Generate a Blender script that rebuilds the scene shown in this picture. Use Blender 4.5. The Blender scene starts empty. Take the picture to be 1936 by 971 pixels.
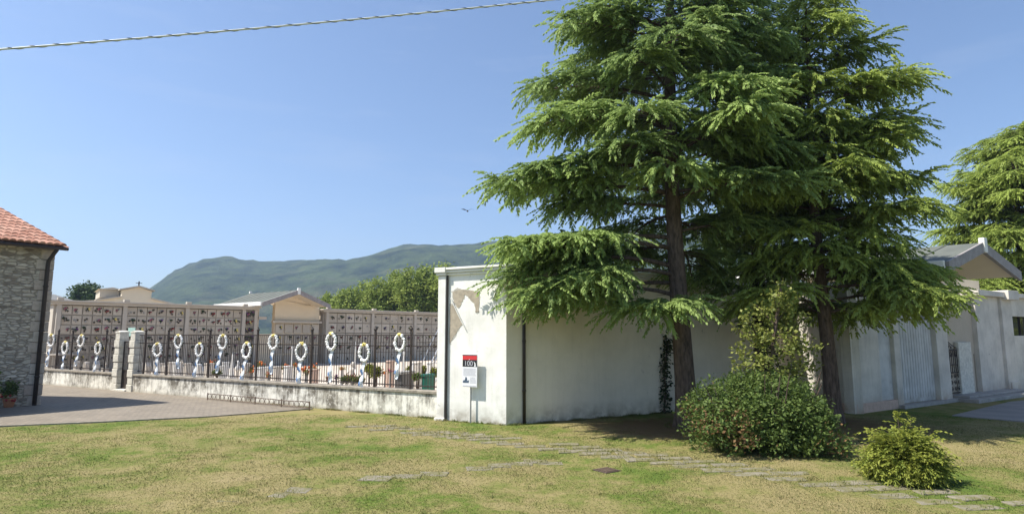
import bpy, bmesh, math, random
import numpy as np
from math import radians as R, pi, sin, cos, tan, atan2, sqrt
from mathutils import Vector, Matrix

C = bpy.context.scene.collection
scene = bpy.context.scene
rng = np.random.default_rng(11)
random.seed(5)

# ------------------------------------------------------------------ camera
W, H, F = 1936.0, 971.0, 1144.0
PITCH = math.atan(146.5 / F)
CAM = Vector((0, 0, 2.5))
cam = bpy.data.objects.new('camera', bpy.data.cameras.new('camera'))
C.objects.link(cam)
cam.location = CAM
cam.rotation_euler = (pi / 2 + PITCH, 0, 0)
cam.data.sensor_width = 36
cam.data.lens = 36 * F / W
cam.data.clip_end = 20000
scene.camera = cam

# ------------------------------------------------------------------ light
SUN_EL, SUN_A = R(56), R(11)          # sun from the left, a little behind the camera
sdir = Vector((-cos(SUN_A) * cos(SUN_EL), -sin(SUN_A) * cos(SUN_EL), sin(SUN_EL)))
sl = bpy.data.lights.new('sun', 'SUN')
sl.energy = 4.7
sl.angle = R(0.53)
sl.color = (1.0, 0.95, 0.86)
sun = bpy.data.objects.new('sun', sl)
C.objects.link(sun)
sun.rotation_euler = sdir.to_track_quat('Z', 'Y').to_euler()

world = bpy.data.worlds.new('World')
scene.world = world
world.use_nodes = True
wn, wl = world.node_tree.nodes, world.node_tree.links
bg = wn['Background']
sky = wn.new('ShaderNodeTexSky')
sky.sky_type = 'NISHITA'
sky.sun_disc = False
sky.sun_elevation = SUN_EL
sky.sun_rotation = math.atan2(sdir.x, sdir.y)
sky.altitude = 100
sky.air_density = 1.0
sky.dust_density = 1.0
sky.ozone_density = 4.5
bg.inputs['Strength'].default_value = 0.10
wtc = wn.new('ShaderNodeTexCoord'); wmp = wn.new('ShaderNodeMapping'); wmp.inputs['Scale'].default_value = (1.2, 1.2, 7); wmp.inputs['Rotation'].default_value = (.25, .2, 0)
wl.new(wtc.outputs['Generated'], wmp.inputs['Vector'])
wno = wn.new('ShaderNodeTexNoise'); wno.inputs['Scale'].default_value = 2.2; wno.inputs['Detail'].default_value = 7; wno.inputs['Roughness'].default_value = .6; wl.new(wmp.outputs[0], wno.inputs['Vector'])
wrp = wn.new('ShaderNodeValToRGB'); wrp.color_ramp.elements[0].position = .54; wrp.color_ramp.elements[1].position = .95; wl.new(wno.outputs['Fac'], wrp.inputs['Fac'])
wml = wn.new('ShaderNodeMath'); wml.operation = 'MULTIPLY'; wml.inputs[1].default_value = .35; wl.new(wrp.outputs['Color'], wml.inputs[0])
wmx = wn.new('ShaderNodeMix'); wmx.data_type = 'RGBA'; wl.new(wml.outputs[0], wmx.inputs[0]); wl.new(sky.outputs['Color'], wmx.inputs[6]); wmx.inputs[7].default_value = (3.6, 4.1, 5.0, 1)
wl.new(wmx.outputs[2], bg.inputs['Color'])

scene.view_settings.view_transform = 'Standard'
scene.view_settings.look = 'None'
scene.view_settings.gamma = 1
scene.view_settings.use_curve_mapping = False
scene.view_settings.exposure = 0.88
scene.cycles.use_denoising = True
scene.cycles.max_bounces = 8
scene.cycles.transparent_max_bounces = 8
scene.cycles.volume_bounces = 0

# ------------------------------------------------------------------ picking points of the place
def ray(px, py):
    a, b = (px - W / 2) / F, (H / 2 - py) / F
    return Vector((a, cos(PITCH) - b * sin(PITCH), sin(PITCH) + b * cos(PITCH)))

def ground(px, py, z=0.0):
    d = ray(px, py)
    return CAM + d * ((z - CAM.z) / d.z)

def at(px, py, Y):
    d = ray(px, py)
    return CAM + d * (Y / d.y)

def hit(px, py, P, rz, off=0.0):
    """local (x, z) on the upright plane through P whose x axis points along rz, moved off along local y"""
    u = Vector((cos(rz), sin(rz), 0)); n = Vector((-sin(rz), cos(rz), 0))
    d = ray(px, py)
    Q = Vector((P[0], P[1], 0)) + n * off
    t = (Q - CAM).dot(n) / d.dot(n)
    h = CAM + d * t
    return (h - Q).dot(u), h.z

# ------------------------------------------------------------------ objects
def tag(o, label=None, cat=None, group=None, kind=None):
    if label: o['label'] = label
    if cat: o['category'] = cat
    if group: o['group'] = group
    if kind: o['kind'] = kind
    return o

def thing(name, label, cat, loc=(0, 0, 0), rz=0, group=None):
    o = bpy.data.objects.new(name, None)
    o.empty_display_size = 0.2
    C.objects.link(o)
    o.location = loc; o.rotation_euler = (0, 0, rz)
    return tag(o, label, cat, group)

def dup(root, loc=None, rz=None, label=None, scale=None):
    r = root.copy(); C.objects.link(r)
    if loc is not None: r.location = loc
    if rz is not None: r.rotation_euler = (0, 0, rz)
    if scale is not None: r.scale = scale
    if label: r['label'] = label
    for ch in list(root.children):
        c = ch.copy(); C.objects.link(c); c.parent = r
        for g in ch.children:
            d = g.copy(); C.objects.link(d); d.parent = c
    return r

class MB:
    def __init__(s): s.v, s.f, s.m = [], [], []
    def add(s, vs, fs, m=0):
        b = len(s.v)
        s.v += [tuple(v) for v in vs]
        s.f += [tuple(i + b for i in f) for f in fs]
        s.m += [m] * len(fs)
        return s
    def box(s, x0, x1, y0, y1, z0, z1, m=0):
        v = [(x, y, z) for z in (z0, z1) for y in (y0, y1) for x in (x0, x1)]
        return s.add(v, [(0, 2, 3, 1), (4, 5, 7, 6), (0, 1, 5, 4), (1, 3, 7, 5), (3, 2, 6, 7), (2, 0, 4, 6)], m)
    def prism(s, poly, y0, y1, m=0):
        """outline in x, z extruded along y"""
        n = len(poly)
        v = [(x, y0, z) for x, z in poly] + [(x, y1, z) for x, z in poly]
        f = [tuple(range(n)), tuple(range(2 * n - 1, n - 1, -1))]
        f += [(i, i + n, (i + 1) % n + n, (i + 1) % n) for i in range(n)]
        return s.add(v, f, m)
    def slab(s, poly, z0, z1, m=0):
        n = len(poly)
        v = [(p[0], p[1], z0) for p in poly] + [(p[0], p[1], z1) for p in poly]
        f = [tuple(range(n - 1, -1, -1)), tuple(range(n, 2 * n))]
        f += [(i, (i + 1) % n, (i + 1) % n + n, i + n) for i in range(n)]
        return s.add(v, f, m)
    def tube(s, pts, r, seg=6, m=0, cap=True):
        pts = [Vector(p) for p in pts]
        if not hasattr(r, '__len__'): r = [r] * len(pts)
        rings, prev = [], None
        for i, p in enumerate(pts):
            t = (pts[min(i + 1, len(pts) - 1)] - pts[max(i - 1, 0)])
            t = t.normalized() if t.length > 1e-9 else Vector((0, 0, 1))
            if prev is None:
                a = t.cross(Vector((0, 0, 1)) if abs(t.z) < .9 else Vector((1, 0, 0))).normalized()
            else:
                a = prev - t * prev.dot(t)
                a = a.normalized() if a.length > 1e-6 else t.orthogonal().normalized()
            prev = a
            b = t.cross(a)
            rings.append([p + (a * cos(2 * pi * k / seg) + b * sin(2 * pi * k / seg)) * r[i] for k in range(seg)])
        v = [q for rg in rings for q in rg]
        f = []
        for i in range(len(pts) - 1):
            for k in range(seg):
                k2 = (k + 1) % seg
                f.append((i * seg + k, i * seg + k2, (i + 1) * seg + k2, (i + 1) * seg + k))
        if cap:
            f.append(tuple(range(seg - 1, -1, -1)))
            f.append(tuple(range((len(pts) - 1) * seg, len(pts) * seg)))
        return s.add(v, f, m)
    def lathe(s, prof, c=(0, 0, 0), seg=14, m=0):
        v = [(c[0] + r * cos(2 * pi * k / seg), c[1] + r * sin(2 * pi * k / seg), c[2] + z) for r, z in prof for k in range(seg)]
        f = []
        for i in range(len(prof) - 1):
            for k in range(seg):
                k2 = (k + 1) % seg
                f.append((i * seg + k, i * seg + k2, (i + 1) * seg + k2, (i + 1) * seg + k))
        f.append(tuple(range(seg - 1, -1, -1)))
        f.append(tuple(range((len(prof) - 1) * seg, len(prof) * seg)))
        return s.add(v, f, m)
    def ball(s, c, r, seg=6, rings=4, m=0, sz=1.0):
        prof = [(max(r * sin(pi * i / rings), 0.002), -r * sz * cos(pi * i / rings)) for i in range(rings + 1)]
        return s.lathe(prof, c, seg, m)
    def build(s, name, mat, parent=None, smooth=False, bevel=0):
        me = bpy.data.meshes.new(name)
        me.from_pydata(s.v, [], s.f)
        mats = mat if isinstance(mat, (list, tuple)) else [mat]
        for q in mats: me.materials.append(q)
        if len(mats) > 1: me.polygons.foreach_set('material_index', s.m)
        if smooth: me.polygons.foreach_set('use_smooth', [True] * len(me.polygons))
        bm = bmesh.new(); bm.from_mesh(me)
        bmesh.ops.recalc_face_normals(bm, faces=bm.faces)
        bm.to_mesh(me); bm.free()
        me.update()
        o = bpy.data.objects.new(name, me)
        C.objects.link(o)
        if parent: o.parent = parent
        if bevel:
            b = o.modifiers.new('bevel', 'BEVEL'); b.width = bevel; b.segments = 2; b.limit_method = 'ANGLE'
        return o

def leaf_mesh(name, quads, tints, mat, parent=None):
    """quads (N,4,3) float, tints (N,4) float -> one mesh"""
    n = len(quads)
    me = bpy.data.meshes.new(name)
    me.vertices.add(n * 4); me.loops.add(n * 4); me.polygons.add(n)
    me.vertices.foreach_set('co', np.ascontiguousarray(quads, dtype=np.float32).ravel())
    me.loops.foreach_set('vertex_index', np.arange(n * 4, dtype=np.int32))
    me.polygons.foreach_set('loop_start', np.arange(0, n * 4, 4, dtype=np.int32))
    me.polygons.foreach_set('loop_total', np.full(n, 4, dtype=np.int32))
    a = me.attributes.new('tint', 'FLOAT', 'POINT')
    a.data.foreach_set('value', np.ascontiguousarray(tints, dtype=np.float32).ravel())
    me.materials.append(mat)
    me.update(); me.validate()
    o = bpy.data.objects.new(name, me)
    C.objects.link(o)
    if parent: o.parent = parent
    return o

# ------------------------------------------------------------------ materials
class NT:
    def __init__(s, name):
        s.mat = bpy.data.materials.new(name); s.mat.use_nodes = True
        s.t = s.mat.node_tree; s.b = s.t.nodes['Principled BSDF']; s.out = s.t.nodes['Material Output']
    def n(s, typ, **kw):
        q = s.t.nodes.new('ShaderNode' + typ)
        for k, v in kw.items(): setattr(q, k, v)
        return q
    def l(s, a, b): s.t.links.new(a, b)
    def coord(s, scale=(1, 1, 1), kind='Object', rot=(0, 0, 0)):
        c = s.n('TexCoord') if kind == 'Object' else s.n('NewGeometry')
        m = s.n('Mapping'); m.inputs['Scale'].default_value = scale; m.inputs['Rotation'].default_value = rot
        s.l(c.outputs['Object' if kind == 'Object' else 'Position'], m.inputs['Vector'])
        return m.outputs['Vector']
    def noise(s, vec, scale, detail=4, rough=.6):
        q = s.n('TexNoise'); q.inputs['Scale'].default_value = scale; q.inputs['Detail'].default_value = detail
        q.inputs['Roughness'].default_value = rough; s.l(vec, q.inputs['Vector'])
        return q.outputs['Fac']
    def ramp(s, fac, a, b, ca=(0, 0, 0), cb=(1, 1, 1)):
        q = s.n('ValToRGB'); e = q.color_ramp.elements
        e[0].position = a; e[0].color = (*ca, 1); e[1].position = b; e[1].color = (*cb, 1)
        s.l(fac, q.inputs['Fac']); return q.outputs['Color']
    def mix(s, fac, a, b, mode='MIX'):
        q = s.n('Mix', data_type='RGBA', blend_type=mode)
        if isinstance(fac, (int, float)): q.inputs[0].default_value = fac
        else: s.l(fac, q.inputs[0])
        for v, i in ((a, 6), (b, 7)):
            if isinstance(v, tuple): q.inputs[i].default_value = (*v, 1)
            else: s.l(v, q.inputs[i])
        return q.outputs[2]
    def math(s, op, a, b=0.0):
        q = s.n('Math', operation=op)
        for v, i in ((a, 0), (b, 1)):
            if isinstance(v, (int, float)): q.inputs[i].default_value = v
            else: s.l(v, q.inputs[i])
        return q.outputs[0]
    def bump(s, h, strength=.4, dist=.02):
        q = s.n('Bump'); q.inputs['Strength'].default_value = strength; q.inputs['Distance'].default_value = dist
        s.l(h, q.inputs['Height']); s.l(q.outputs['Normal'], s.b.inputs['Normal'])
    def done(s, col, rough=.8, spec=.3, metal=0):
        if isinstance(col, tuple): s.b.inputs['Base Color'].default_value = (*col, 1)
        else: s.l(col, s.b.inputs['Base Color'])
        s.b.inputs['Roughness'].default_value = rough
        s.b.inputs['Specular IOR Level'].default_value = spec
        s.b.inputs['Metallic'].default_value = metal
        return s.mat

def plain(name, col, rough=.7, var=.25, scale=6, bump=.2, metal=0, dark=None, bscale=40):
    t = NT(name); v = t.coord()
    dk = dark or tuple(c * (1 - var) for c in col)
    c = t.mix(t.ramp(t.noise(v, scale, 6), .35, .7), col, dk)
    t.bump(t.noise(v, bscale, 4), bump, .01)
    return t.done(c, rough, .3, metal)

def plaster(name, col, grime, amount=.5, low=None, speck=True, flute=False):
    """old painted plaster: blotches, rain streaks, specks of mould and damp along the foot"""
    t = NT(name)
    v = t.coord(); vs = t.coord((5, 5, .35))
    a = t.ramp(t.noise(v, 1.1, 7, .65), .40, .72)
    st = t.ramp(t.noise(vs, 1.4, 6, .7), .52, .80)
    f = t.math('MULTIPLY', t.math('ADD', t.math('MULTIPLY', a, .55), t.math('MULTIPLY', st, .38)), amount)
    c = t.mix(f, col, grime)
    if speck:
        sp = t.ramp(t.noise(v, 5.5, 8, .75), .60, .68)
        msk = t.ramp(t.noise(v, .8, 3), .50, .62)
        c = t.mix(t.math('MULTIPLY', t.math('MULTIPLY', sp, msk), .8), c, (.07, .065, .05))
    sx = t.n('SeparateXYZ'); t.l(v, sx.inputs[0])
    lo = t.math('SUBTRACT', 1.0, t.math('DIVIDE', sx.outputs['Z'], .55))
    lo = t.math('MULTIPLY', t.math('MAXIMUM', lo, 0.0), t.ramp(t.noise(v, 3.0, 5), .3, .7))
    c = t.mix(t.math('MINIMUM', lo, .85), c, low or (.26, .22, .16))
    fine = t.noise(v, 30, 5)
    h = t.math('ADD', fine, t.math('MULTIPLY', t.noise(v, 4, 4), 1.6))
    t.bump(h, .35, .012)
    return t.done(c, .88, .2)

M = {}
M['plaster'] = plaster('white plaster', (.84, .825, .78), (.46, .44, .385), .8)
M['plaster_side'] = plaster('white plaster warmed for shade', (.84, .755, .635), (.52, .465, .375), .55, low=(.30, .24, .16))  # warmed in its colour to cancel the blue sky fill on the shaded side
def stained():
    t = NT('stained white wall'); v = t.coord()
    sx = t.n('SeparateXYZ'); t.l(v, sx.inputs[0])
    up = t.math('DIVIDE', sx.outputs['Z'], .75)
    big = t.noise(t.coord((.55, .55, .55)), 1.0, 3)
    st = t.noise(t.coord((4.2, 4.2, .45)), 1.5, 7, .72)
    bl = t.noise(v, 2.6, 8, .72)
    f = t.math('ADD', t.math('ADD', t.math('MULTIPLY', st, .55), t.math('MULTIPLY', bl, .55)), t.math('MULTIPLY', big, .55))
    f = t.math('ADD', f, t.math('MULTIPLY', up, .10))
    c = t.mix(t.ramp(f, .79, .97), (.80, .775, .69), (.15, .135, .11))
    c = t.mix(t.math('MULTIPLY', t.ramp(t.noise(v, 3.5, 7, .7), .46, .66), .45), c, (.42, .385, .31))
    c = t.mix(t.math('MULTIPLY', t.ramp(t.noise(v, 7, 6, .7), .56, .62), .6), c, (.84, .82, .76))
    lo = t.math('MAXIMUM', t.math('SUBTRACT', 1.0, t.math('DIVIDE', sx.outputs['Z'], .16)), 0.0)
    c = t.mix(t.math('MULTIPLY', lo, .7), c, (.27, .235, .16))
    t.bump(t.math('ADD', t.noise(v, 25, 5), t.math('MULTIPLY', bl, 1.5)), .5, .015)
    return t.done(c, .9, .2)
M['wall_stained'] = stained()
M['portico'] = plaster('portico plaster', (.66, .61, .535), (.27, .255, .225), .9, low=(.38, .25, .15))
M['portico_pale'] = plaster('portico pale panel', (.62, .61, .58), (.24, .24, .23), .95)
M['beige'] = plaster('beige soffit plaster', (.72, .62, .47), (.55, .47, .36), .3, speck=False)
M['recess'] = plaster('recess plaster darkened as shade', (.50, .43, .34), (.30, .26, .21), .6)  # beige made darker to paint in shade the shallow recess lacks
M['niche'] = plaster('pinkish stone facing', (.50, .45, .38), (.36, .31, .25), .5, speck=False)
def niche_slab():
    t = NT('niche front slabs'); v = t.coord()
    gm = t.n('NewGeometry')
    c = t.mix(gm.outputs['Random Per Island'], (.42, .365, .29), (.54, .48, .395))
    c = t.mix(t.math('MULTIPLY', t.ramp(t.noise(v, 3, 5), .45, .75), .4), c, (.36, .30, .25))
    return t.done(c, .5, .3)
M['niche_slab'] = niche_slab()
M['niche_gap'] = plain('niche joints', (.36, .315, .26), .9)
M['coping'] = plain('coping stone', (.36, .32, .26), .9, .5, 5, .5)
M['stone_white'] = plain('white stone blocks', (.72, .69, .60), .85, .35, 7, .4)
M['stone_grey'] = plain('grey stone', (.36, .345, .32), .85, .35, 6, .4)
M['mortar'] = plain('bare mortar', (.47, .405, .315), .95, .35, 8, .7)
M['headstone'] = plain('pale headstone', (.66, .60, .52), .7, .25, 8, .2)
M['marble'] = plain('white marble', (.76, .74, .70), .5, .15, 6, .1)
M['granite'] = plain('dark granite', (.13, .125, .12), .4, .3, 20, .05)
M['pink_stone'] = plain('pinkish stone', (.60, .42, .33), .7, .2, 8, .2)
M['iron'] = plain('dark iron', (.055, .042, .036), .6, .4, 12, .2)
M['pipe'] = plain('brown painted pipe', (.045, .034, .030), .45, .3, 6, .1)
M['gutter'] = plain('dark gutter', (.05, .04, .035), .5, .3, 6, .1)
M['rust'] = plain('rusty iron', (.15, .105, .075), .8, .4, 14, .3)
M['roof_sheet'] = plain('grey green roof sheet', (.135, .145, .125), .75, .25, 1.2, .15)
M['roof_edge'] = plain('grey roof edge', (.33, .30, .29), .7, .3, 4, .2)
M['white_paint'] = plain('white painted trim', (.78, .765, .72), .6, .12, 4, .1)
M['alu'] = plain('bare aluminium', (.62, .62, .62), .35, .12, 10, .05, metal=.8)
M['glass_dark'] = plain('dark window', (.03, .028, .024), .15, .3, 3, 0)
M['brown'] = plain('brown shutter', (.16, .12, .10), .7, .25, 5, .2)
M['dark_in'] = plain('dark interior', (.05, .045, .04), .9)
M['terracotta'] = plain('terracotta', (.42, .19, .10), .85, .35, 5, .3)
M['red'] = plain('red print', (.62, .045, .05), .45, .08)
M['black'] = plain('black print', (.025, .025, .028), .45, .1)
M['print_white'] = plain('white print', (.80, .80, .82), .4, .04, 3, 0)
M['print_grey'] = plain('grey print', (.52, .52, .56), .5, .1, 3, 0)
M['print_blue'] = plain('blue grey picture', (.10, .14, .20), .5, .5, 12, 0)
M['zinc'] = plain('galvanised post', (.36, .36, .36), .45, .2, 8, .1, metal=.5)
M['bin_green'] = plain('green plastic', (.012, .11, .075), .45, .15)
M['mint'] = plain('pale green panel', (.38, .56, .49), .6, .12)
M['petal_white'] = plain('white petals', (.86, .85, .83), .8, .1, 30, .4)
M['petal_yellow'] = plain('yellow petals', (.80, .66, .22), .8, .15, 30, .4)
M['petal_red'] = plain('red petals', (.33, .045, .045), .8, .4, 25, .4)
M['petal_pink'] = plain('pink petals', (.42, .15, .19), .8, .35, 25, .4)
M['petal_purple'] = plain('purple petals', (.17, .05, .20), .8, .35, 25, .4)
M['petal_orange'] = plain('orange petals', (.75, .20, .06), .8, .3, 25, .4)
M['petal_dark'] = plain('dark dried flowers', (.075, .06, .04), .9, .4, 25, .4)
M['leaf_dark'] = plain('dark leaves', (.035, .06, .022), .8, .4, 20, .4)
M['ribbon_blue'] = plain('blue ribbon', (.11, .21, .40), .5, .3, 9, .1)
M['ribbon_white'] = plain('white ribbon', (.72, .76, .80), .5, .12, 9, .1)
M['cable'] = plain('grey cable', (.74, .76, .70), .5, .2, 4, .1)
M['cable_dark'] = plain('dark wire', (.06, .06, .06), .6)
M['dove'] = plain('white feathers', (.82, .80, .77), .8, .1, 20, .2)
M['bird_dark'] = plain('dark feathers', (.05, .045, .04), .8, .3, 20, .2)
M['rustplate'] = plain('rusty cover', (.085, .06, .045), .8, .4, 10, .4)
M['step'] = plain('step concrete', (.40, .37, .34), .9, .3, 4, .3)

def masonry():
    t = NT('rubble stone masonry')
    v = t.coord()
    nz = t.n('TexNoise'); nz.inputs['Scale'].default_value = 2.3; nz.inputs['Detail'].default_value = 3
    t.l(v, nz.inputs['Vector'])
    sub = t.n('VectorMath', operation='SUBTRACT'); sub.inputs[1].default_value = (.5, .5, .5); t.l(nz.outputs['Color'], sub.inputs[0])
    sc = t.n('VectorMath', operation='SCALE'); sc.inputs['Scale'].default_value = .16; t.l(sub.outputs[0], sc.inputs[0])
    ad = t.n('VectorMath', operation='ADD'); t.l(v, ad.inputs[0]); t.l(sc.outputs[0], ad.inputs[1])
    mp = t.n('Mapping'); mp.inputs['Scale'].default_value = (3.6, 3.6, 10.5); t.l(ad.outputs[0], mp.inputs['Vector'])
    vo = t.n('TexVoronoi'); vo.inputs['Scale'].default_value = 1.0; vo.inputs['Randomness'].default_value = .8; t.l(mp.outputs[0], vo.inputs['Vector'])
    ve = t.n('TexVoronoi', feature='DISTANCE_TO_EDGE'); ve.inputs['Scale'].default_value = 1.0; ve.inputs['Randomness'].default_value = .8
    t.l(mp.outputs[0], ve.inputs['Vector'])
    bw = t.n('SeparateColor'); t.l(vo.outputs['Color'], bw.inputs[0])
    q = t.n('ValToRGB'); e = q.color_ramp.elements
    e[0].position = 0; e[0].color = (.30, .255, .20, 1); e[1].position = 1; e[1].color = (.66, .60, .51, 1)
    for p, c in ((.07, (.19, .155, .12, 1)), (.16, (.44, .39, .32, 1)), (.6, (.55, .495, .41, 1)), (.8, (.47, .405, .325, 1))):
        k = e.new(p); k.color = c
    t.l(bw.outputs[0], q.inputs['Fac'])
    edge = t.ramp(ve.outputs['Distance'], .02, .13)
    c = t.mix(edge, (.29, .255, .205), q.outputs['Color'])
    c = t.mix(t.math('MULTIPLY', t.ramp(t.noise(v, 9, 6, .7), .5, .75), .5), c, (.13, .115, .095))
    h = t.math('ADD', t.math('MULTIPLY', edge, .8), t.math('MULTIPLY', t.noise(v, 22, 5), .5))
    t.bump(h, .9, .035)
    return t.done(c, .92, .2)
M['masonry'] = masonry()

def quoin():
    t = NT('pinkish corner stones'); v = t.coord()
    sx = t.n('SeparateXYZ'); t.l(v, sx.inputs[0])
    k = t.math('FLOOR', t.math('MULTIPLY', sx.outputs['Z'], 2.7))
    wn_ = t.n('TexWhiteNoise', noise_dimensions='1D'); t.l(k, wn_.inputs['W'])
    c = t.mix(wn_.outputs['Value'], (.42, .34, .28), (.52, .46, .39))
    c = t.mix(t.math('MULTIPLY', t.ramp(t.noise(v, 8, 6), .45, .7), .5), c, (.26, .22, .18))
    fr = t.math('FRACT', t.math('MULTIPLY', sx.outputs['Z'], 2.7))
    j = t.ramp(fr, .02, .09)
    c = t.mix(j, (.2, .18, .15), c)
    t.bump(t.math('ADD', j, t.math('MULTIPLY', t.noise(v, 20, 4), .4)), .7, .02)
    return t.done(c, .9, .2)
M['quoin'] = quoin()

def tiles():
    t = NT('clay roof tiles'); v = t.coord()
    at_ = t.n('Attribute'); at_.attribute_name = 'tint'
    c = t.mix(at_.outputs['Fac'], (.30, .135, .09), (.50, .28, .205))
    c = t.mix(t.math('MULTIPLY', t.ramp(t.noise(v, 3, 6), .5, .75), .5), c, (.32, .25, .19))
    t.bump(t.noise(v, 30, 4), .3, .01)
    return t.done(c, .85, .25)
M['tiles'] = tiles()

def paving():
    t = NT('brick paving'); v = t.coord((1, 1, 1), 'Pos', (0, 0, R(20)))
    b = t.n('TexBrick'); b.inputs['Scale'].default_value = 1.0
    b.inputs['Brick Width'].default_value = .24; b.inputs['Row Height'].default_value = .12
    b.inputs['Mortar Size'].default_value = .012
    b.inputs['Color1'].default_value = (.19, .163, .128, 1); b.inputs['Color2'].default_value = (.24, .205, .16, 1)
    b.inputs['Mortar'].default_value = (.14, .12, .095, 1); b.inputs['Bias'].default_value = 0
    t.l(v, b.inputs['Vector'])
    n = t.noise(v, .8, 6, .7)
    c = t.mix(t.math('MULTIPLY', t.ramp(n, .4, .75), .45), b.outputs['Color'], (.30, .255, .20))
    c = t.mix(t.math('MULTIPLY', t.ramp(t.noise(v, 3, 4), .55, .7), .3), c, (.15, .125, .10))
    t.bump(t.math('SUBTRACT', 1.0, b.outputs['Fac']), .4, .01)
    return t.done(c, .85, .25)
M['paving'] = paving()

def gravel():
    t = NT('pale gravel'); v = t.coord((1, 1, 1), 'Pos')
    c = t.mix(t.ramp(t.noise(v, 40, 4), .35, .65), (.44, .37, .30), (.60, .53, .45))
    c = t.mix(t.math('MULTIPLY', t.ramp(t.noise(v, .6, 5), .4, .7), .5), c, (.40, .34, .27))
    t.bump(t.noise(v, 60, 3), .5, .01)
    return t.done(c, .95, .1)
M['gravel'] = gravel()

def asphalt(name, a, b):
    t = NT(name); v = t.coord((1, 1, 1), 'Pos')
    c = t.mix(t.ramp(t.noise(v, 1.1, 6), .35, .7), a, b)
    c = t.mix(t.math('MULTIPLY', t.noise(v, 60, 3), .3), c, (.3, .29, .27))
    t.bump(t.noise(v, 80, 3), .4, .006)
    return t.done(c, .9, .2)
M['road'] = asphalt('worn pale asphalt', (.22, .205, .20), (.30, .275, .255))

def slabstone():
    t = NT('weathered slab stone'); v = t.coord((1, 1, 1), 'Pos')
    c = t.mix(t.ramp(t.noise(v, 2.2, 6, .7), .35, .7), (.24, .215, .165), (.17, .155, .115))
    c = t.mix(t.math('MULTIPLY', t.ramp(t.noise(v, 4, 6, .75), .44, .56), .9), c, (.15, .14, .06))
    t.bump(t.noise(v, 35, 4), .5, .01)
    return t.done(c, .92, .15)
M['slab'] = slabstone()

CEDAR_XY = []      # tree feet, for the needle litter on the lawn
def lawn_colour(t, green_gain=1.0):
    v = t.coord((1, 1, 1), 'Pos')
    n1 = t.noise(v, .33, 5, .62)
    n2 = t.noise(v, 1.7, 6, .7)
    n3 = t.noise(v, 9, 4, .6)
    f = t.math('ADD', t.math('MULTIPLY', n1, .55), t.math('ADD', t.math('MULTIPLY', n2, .33), t.math('MULTIPLY', n3, .12)))
    q = t.n('ValToRGB'); e = q.color_ramp.elements
    e[0].position = .35; e[0].color = (.070, .125, .022, 1)
    e[1].position = .64; e[1].color = (.30, .245, .125, 1)
    for p, c in ((.43, (.115, .160, .030, 1)), (.48, (.185, .187, .06, 1)), (.53, (.25, .215, .092, 1))):
        k = e.new(p); k.color = c
    t.l(f, q.inputs['Fac'])
    return q.outputs['Color'], v, f

def lawn_mat(trees):
    t = NT('dry lawn')
    c, v, f = lawn_colour(t)
    c = t.mix(t.math('MULTIPLY', t.ramp(t.noise(v, 26, 5, .7), .45, .7), .35), c, (.13, .105, .055))
    for (x, y, r) in trees:
        d = t.n('VectorMath', operation='DISTANCE'); t.l(v, d.inputs[0]); d.inputs[1].default_value = (x, y, 0)
        k = t.math('SUBTRACT', 1.0, t.math('DIVIDE', d.outputs['Value'], r))
        k = t.math('ADD', k, t.math('MULTIPLY', t.math('SUBTRACT', t.noise(v, 1.4, 5, .7), .5), 1.6))
        c = t.mix(t.math('MULTIPLY', t.ramp(k, .12, .5), .85), c, (.16, .095, .055))
    t.bump(t.math('ADD', t.noise(v, 30, 5, .7), t.noise(v, 4, 3)), .8, .03)
    return t.done(c, .95, .1)

def leaf_mat(name, dark, light, trans=.28, rough=.55, third=None):
    t = NT(name)
    a = t.n('Attribute'); a.attribute_name = 'tint'
    q = t.n('ValToRGB'); e = q.color_ramp.elements
    e[0].position = 0; e[0].color = (*dark, 1); e[1].position = 1; e[1].color = (*light, 1)
    if third:
        e[1].position = .62
        k = e.new(.68); k.color = (*third, 1); k = e.new(1.0); k.color = (*third, 1)
    t.l(a.outputs['Fac'], q.inputs['Fac'])
    t.done(q.outputs['Color'], rough, .15)
    tr = t.n('BsdfTranslucent'); t.l(q.outputs['Color'], tr.inputs['Color'])
    mx = t.n('MixShader'); mx.inputs[0].default_value = trans
    t.l(t.b.outputs[0], mx.inputs[1]); t.l(tr.outputs[0], mx.inputs[2])
    t.l(mx.outputs[0], t.out.inputs['Surface'])
    return t.mat
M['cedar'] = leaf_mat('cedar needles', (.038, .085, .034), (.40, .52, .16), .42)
M['cedar_warm'] = leaf_mat('yellow green cedar needles', (.045, .092, .026), (.45, .54, .125), .42)
M['juniper'] = leaf_mat('golden juniper sprays', (.075, .135, .024), (.345, .36, .07), .35)
M['shrub'] = leaf_mat('glossy shrub leaves', (.050, .090, .024), (.18, .24, .06), .3, .55, third=(.24, .145, .07))
M['sapling'] = leaf_mat('olive sapling leaves', (.13, .165, .035), (.38, .40, .11), .4, .45)
M['broad'] = leaf_mat('far broad leaves', (.15, .215, .045), (.34, .40, .10), .35, .6)
M['broad_dark'] = leaf_mat('far dark leaves', (.04, .075, .025), (.085, .13, .04), .25, .6)
M['bush'] = leaf_mat('yellow green bush leaves', (.10, .13, .02), (.30, .30, .05), .3, .5)
M['ivy'] = leaf_mat('dark ivy leaves', (.015, .03, .01), (.04, .065, .02), .15, .4)

def bark():
    t = NT('cedar bark'); v = t.coord((9, 9, 2.0))
    n = t.noise(v, 1.6, 6, .7)
    c = t.mix(t.ramp(n, .35, .7), (.06, .045, .035), (.20, .145, .115))
    t.bump(n, 1.0, .06)
    return t.done(c, .95, .1)
M['bark'] = bark()

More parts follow.
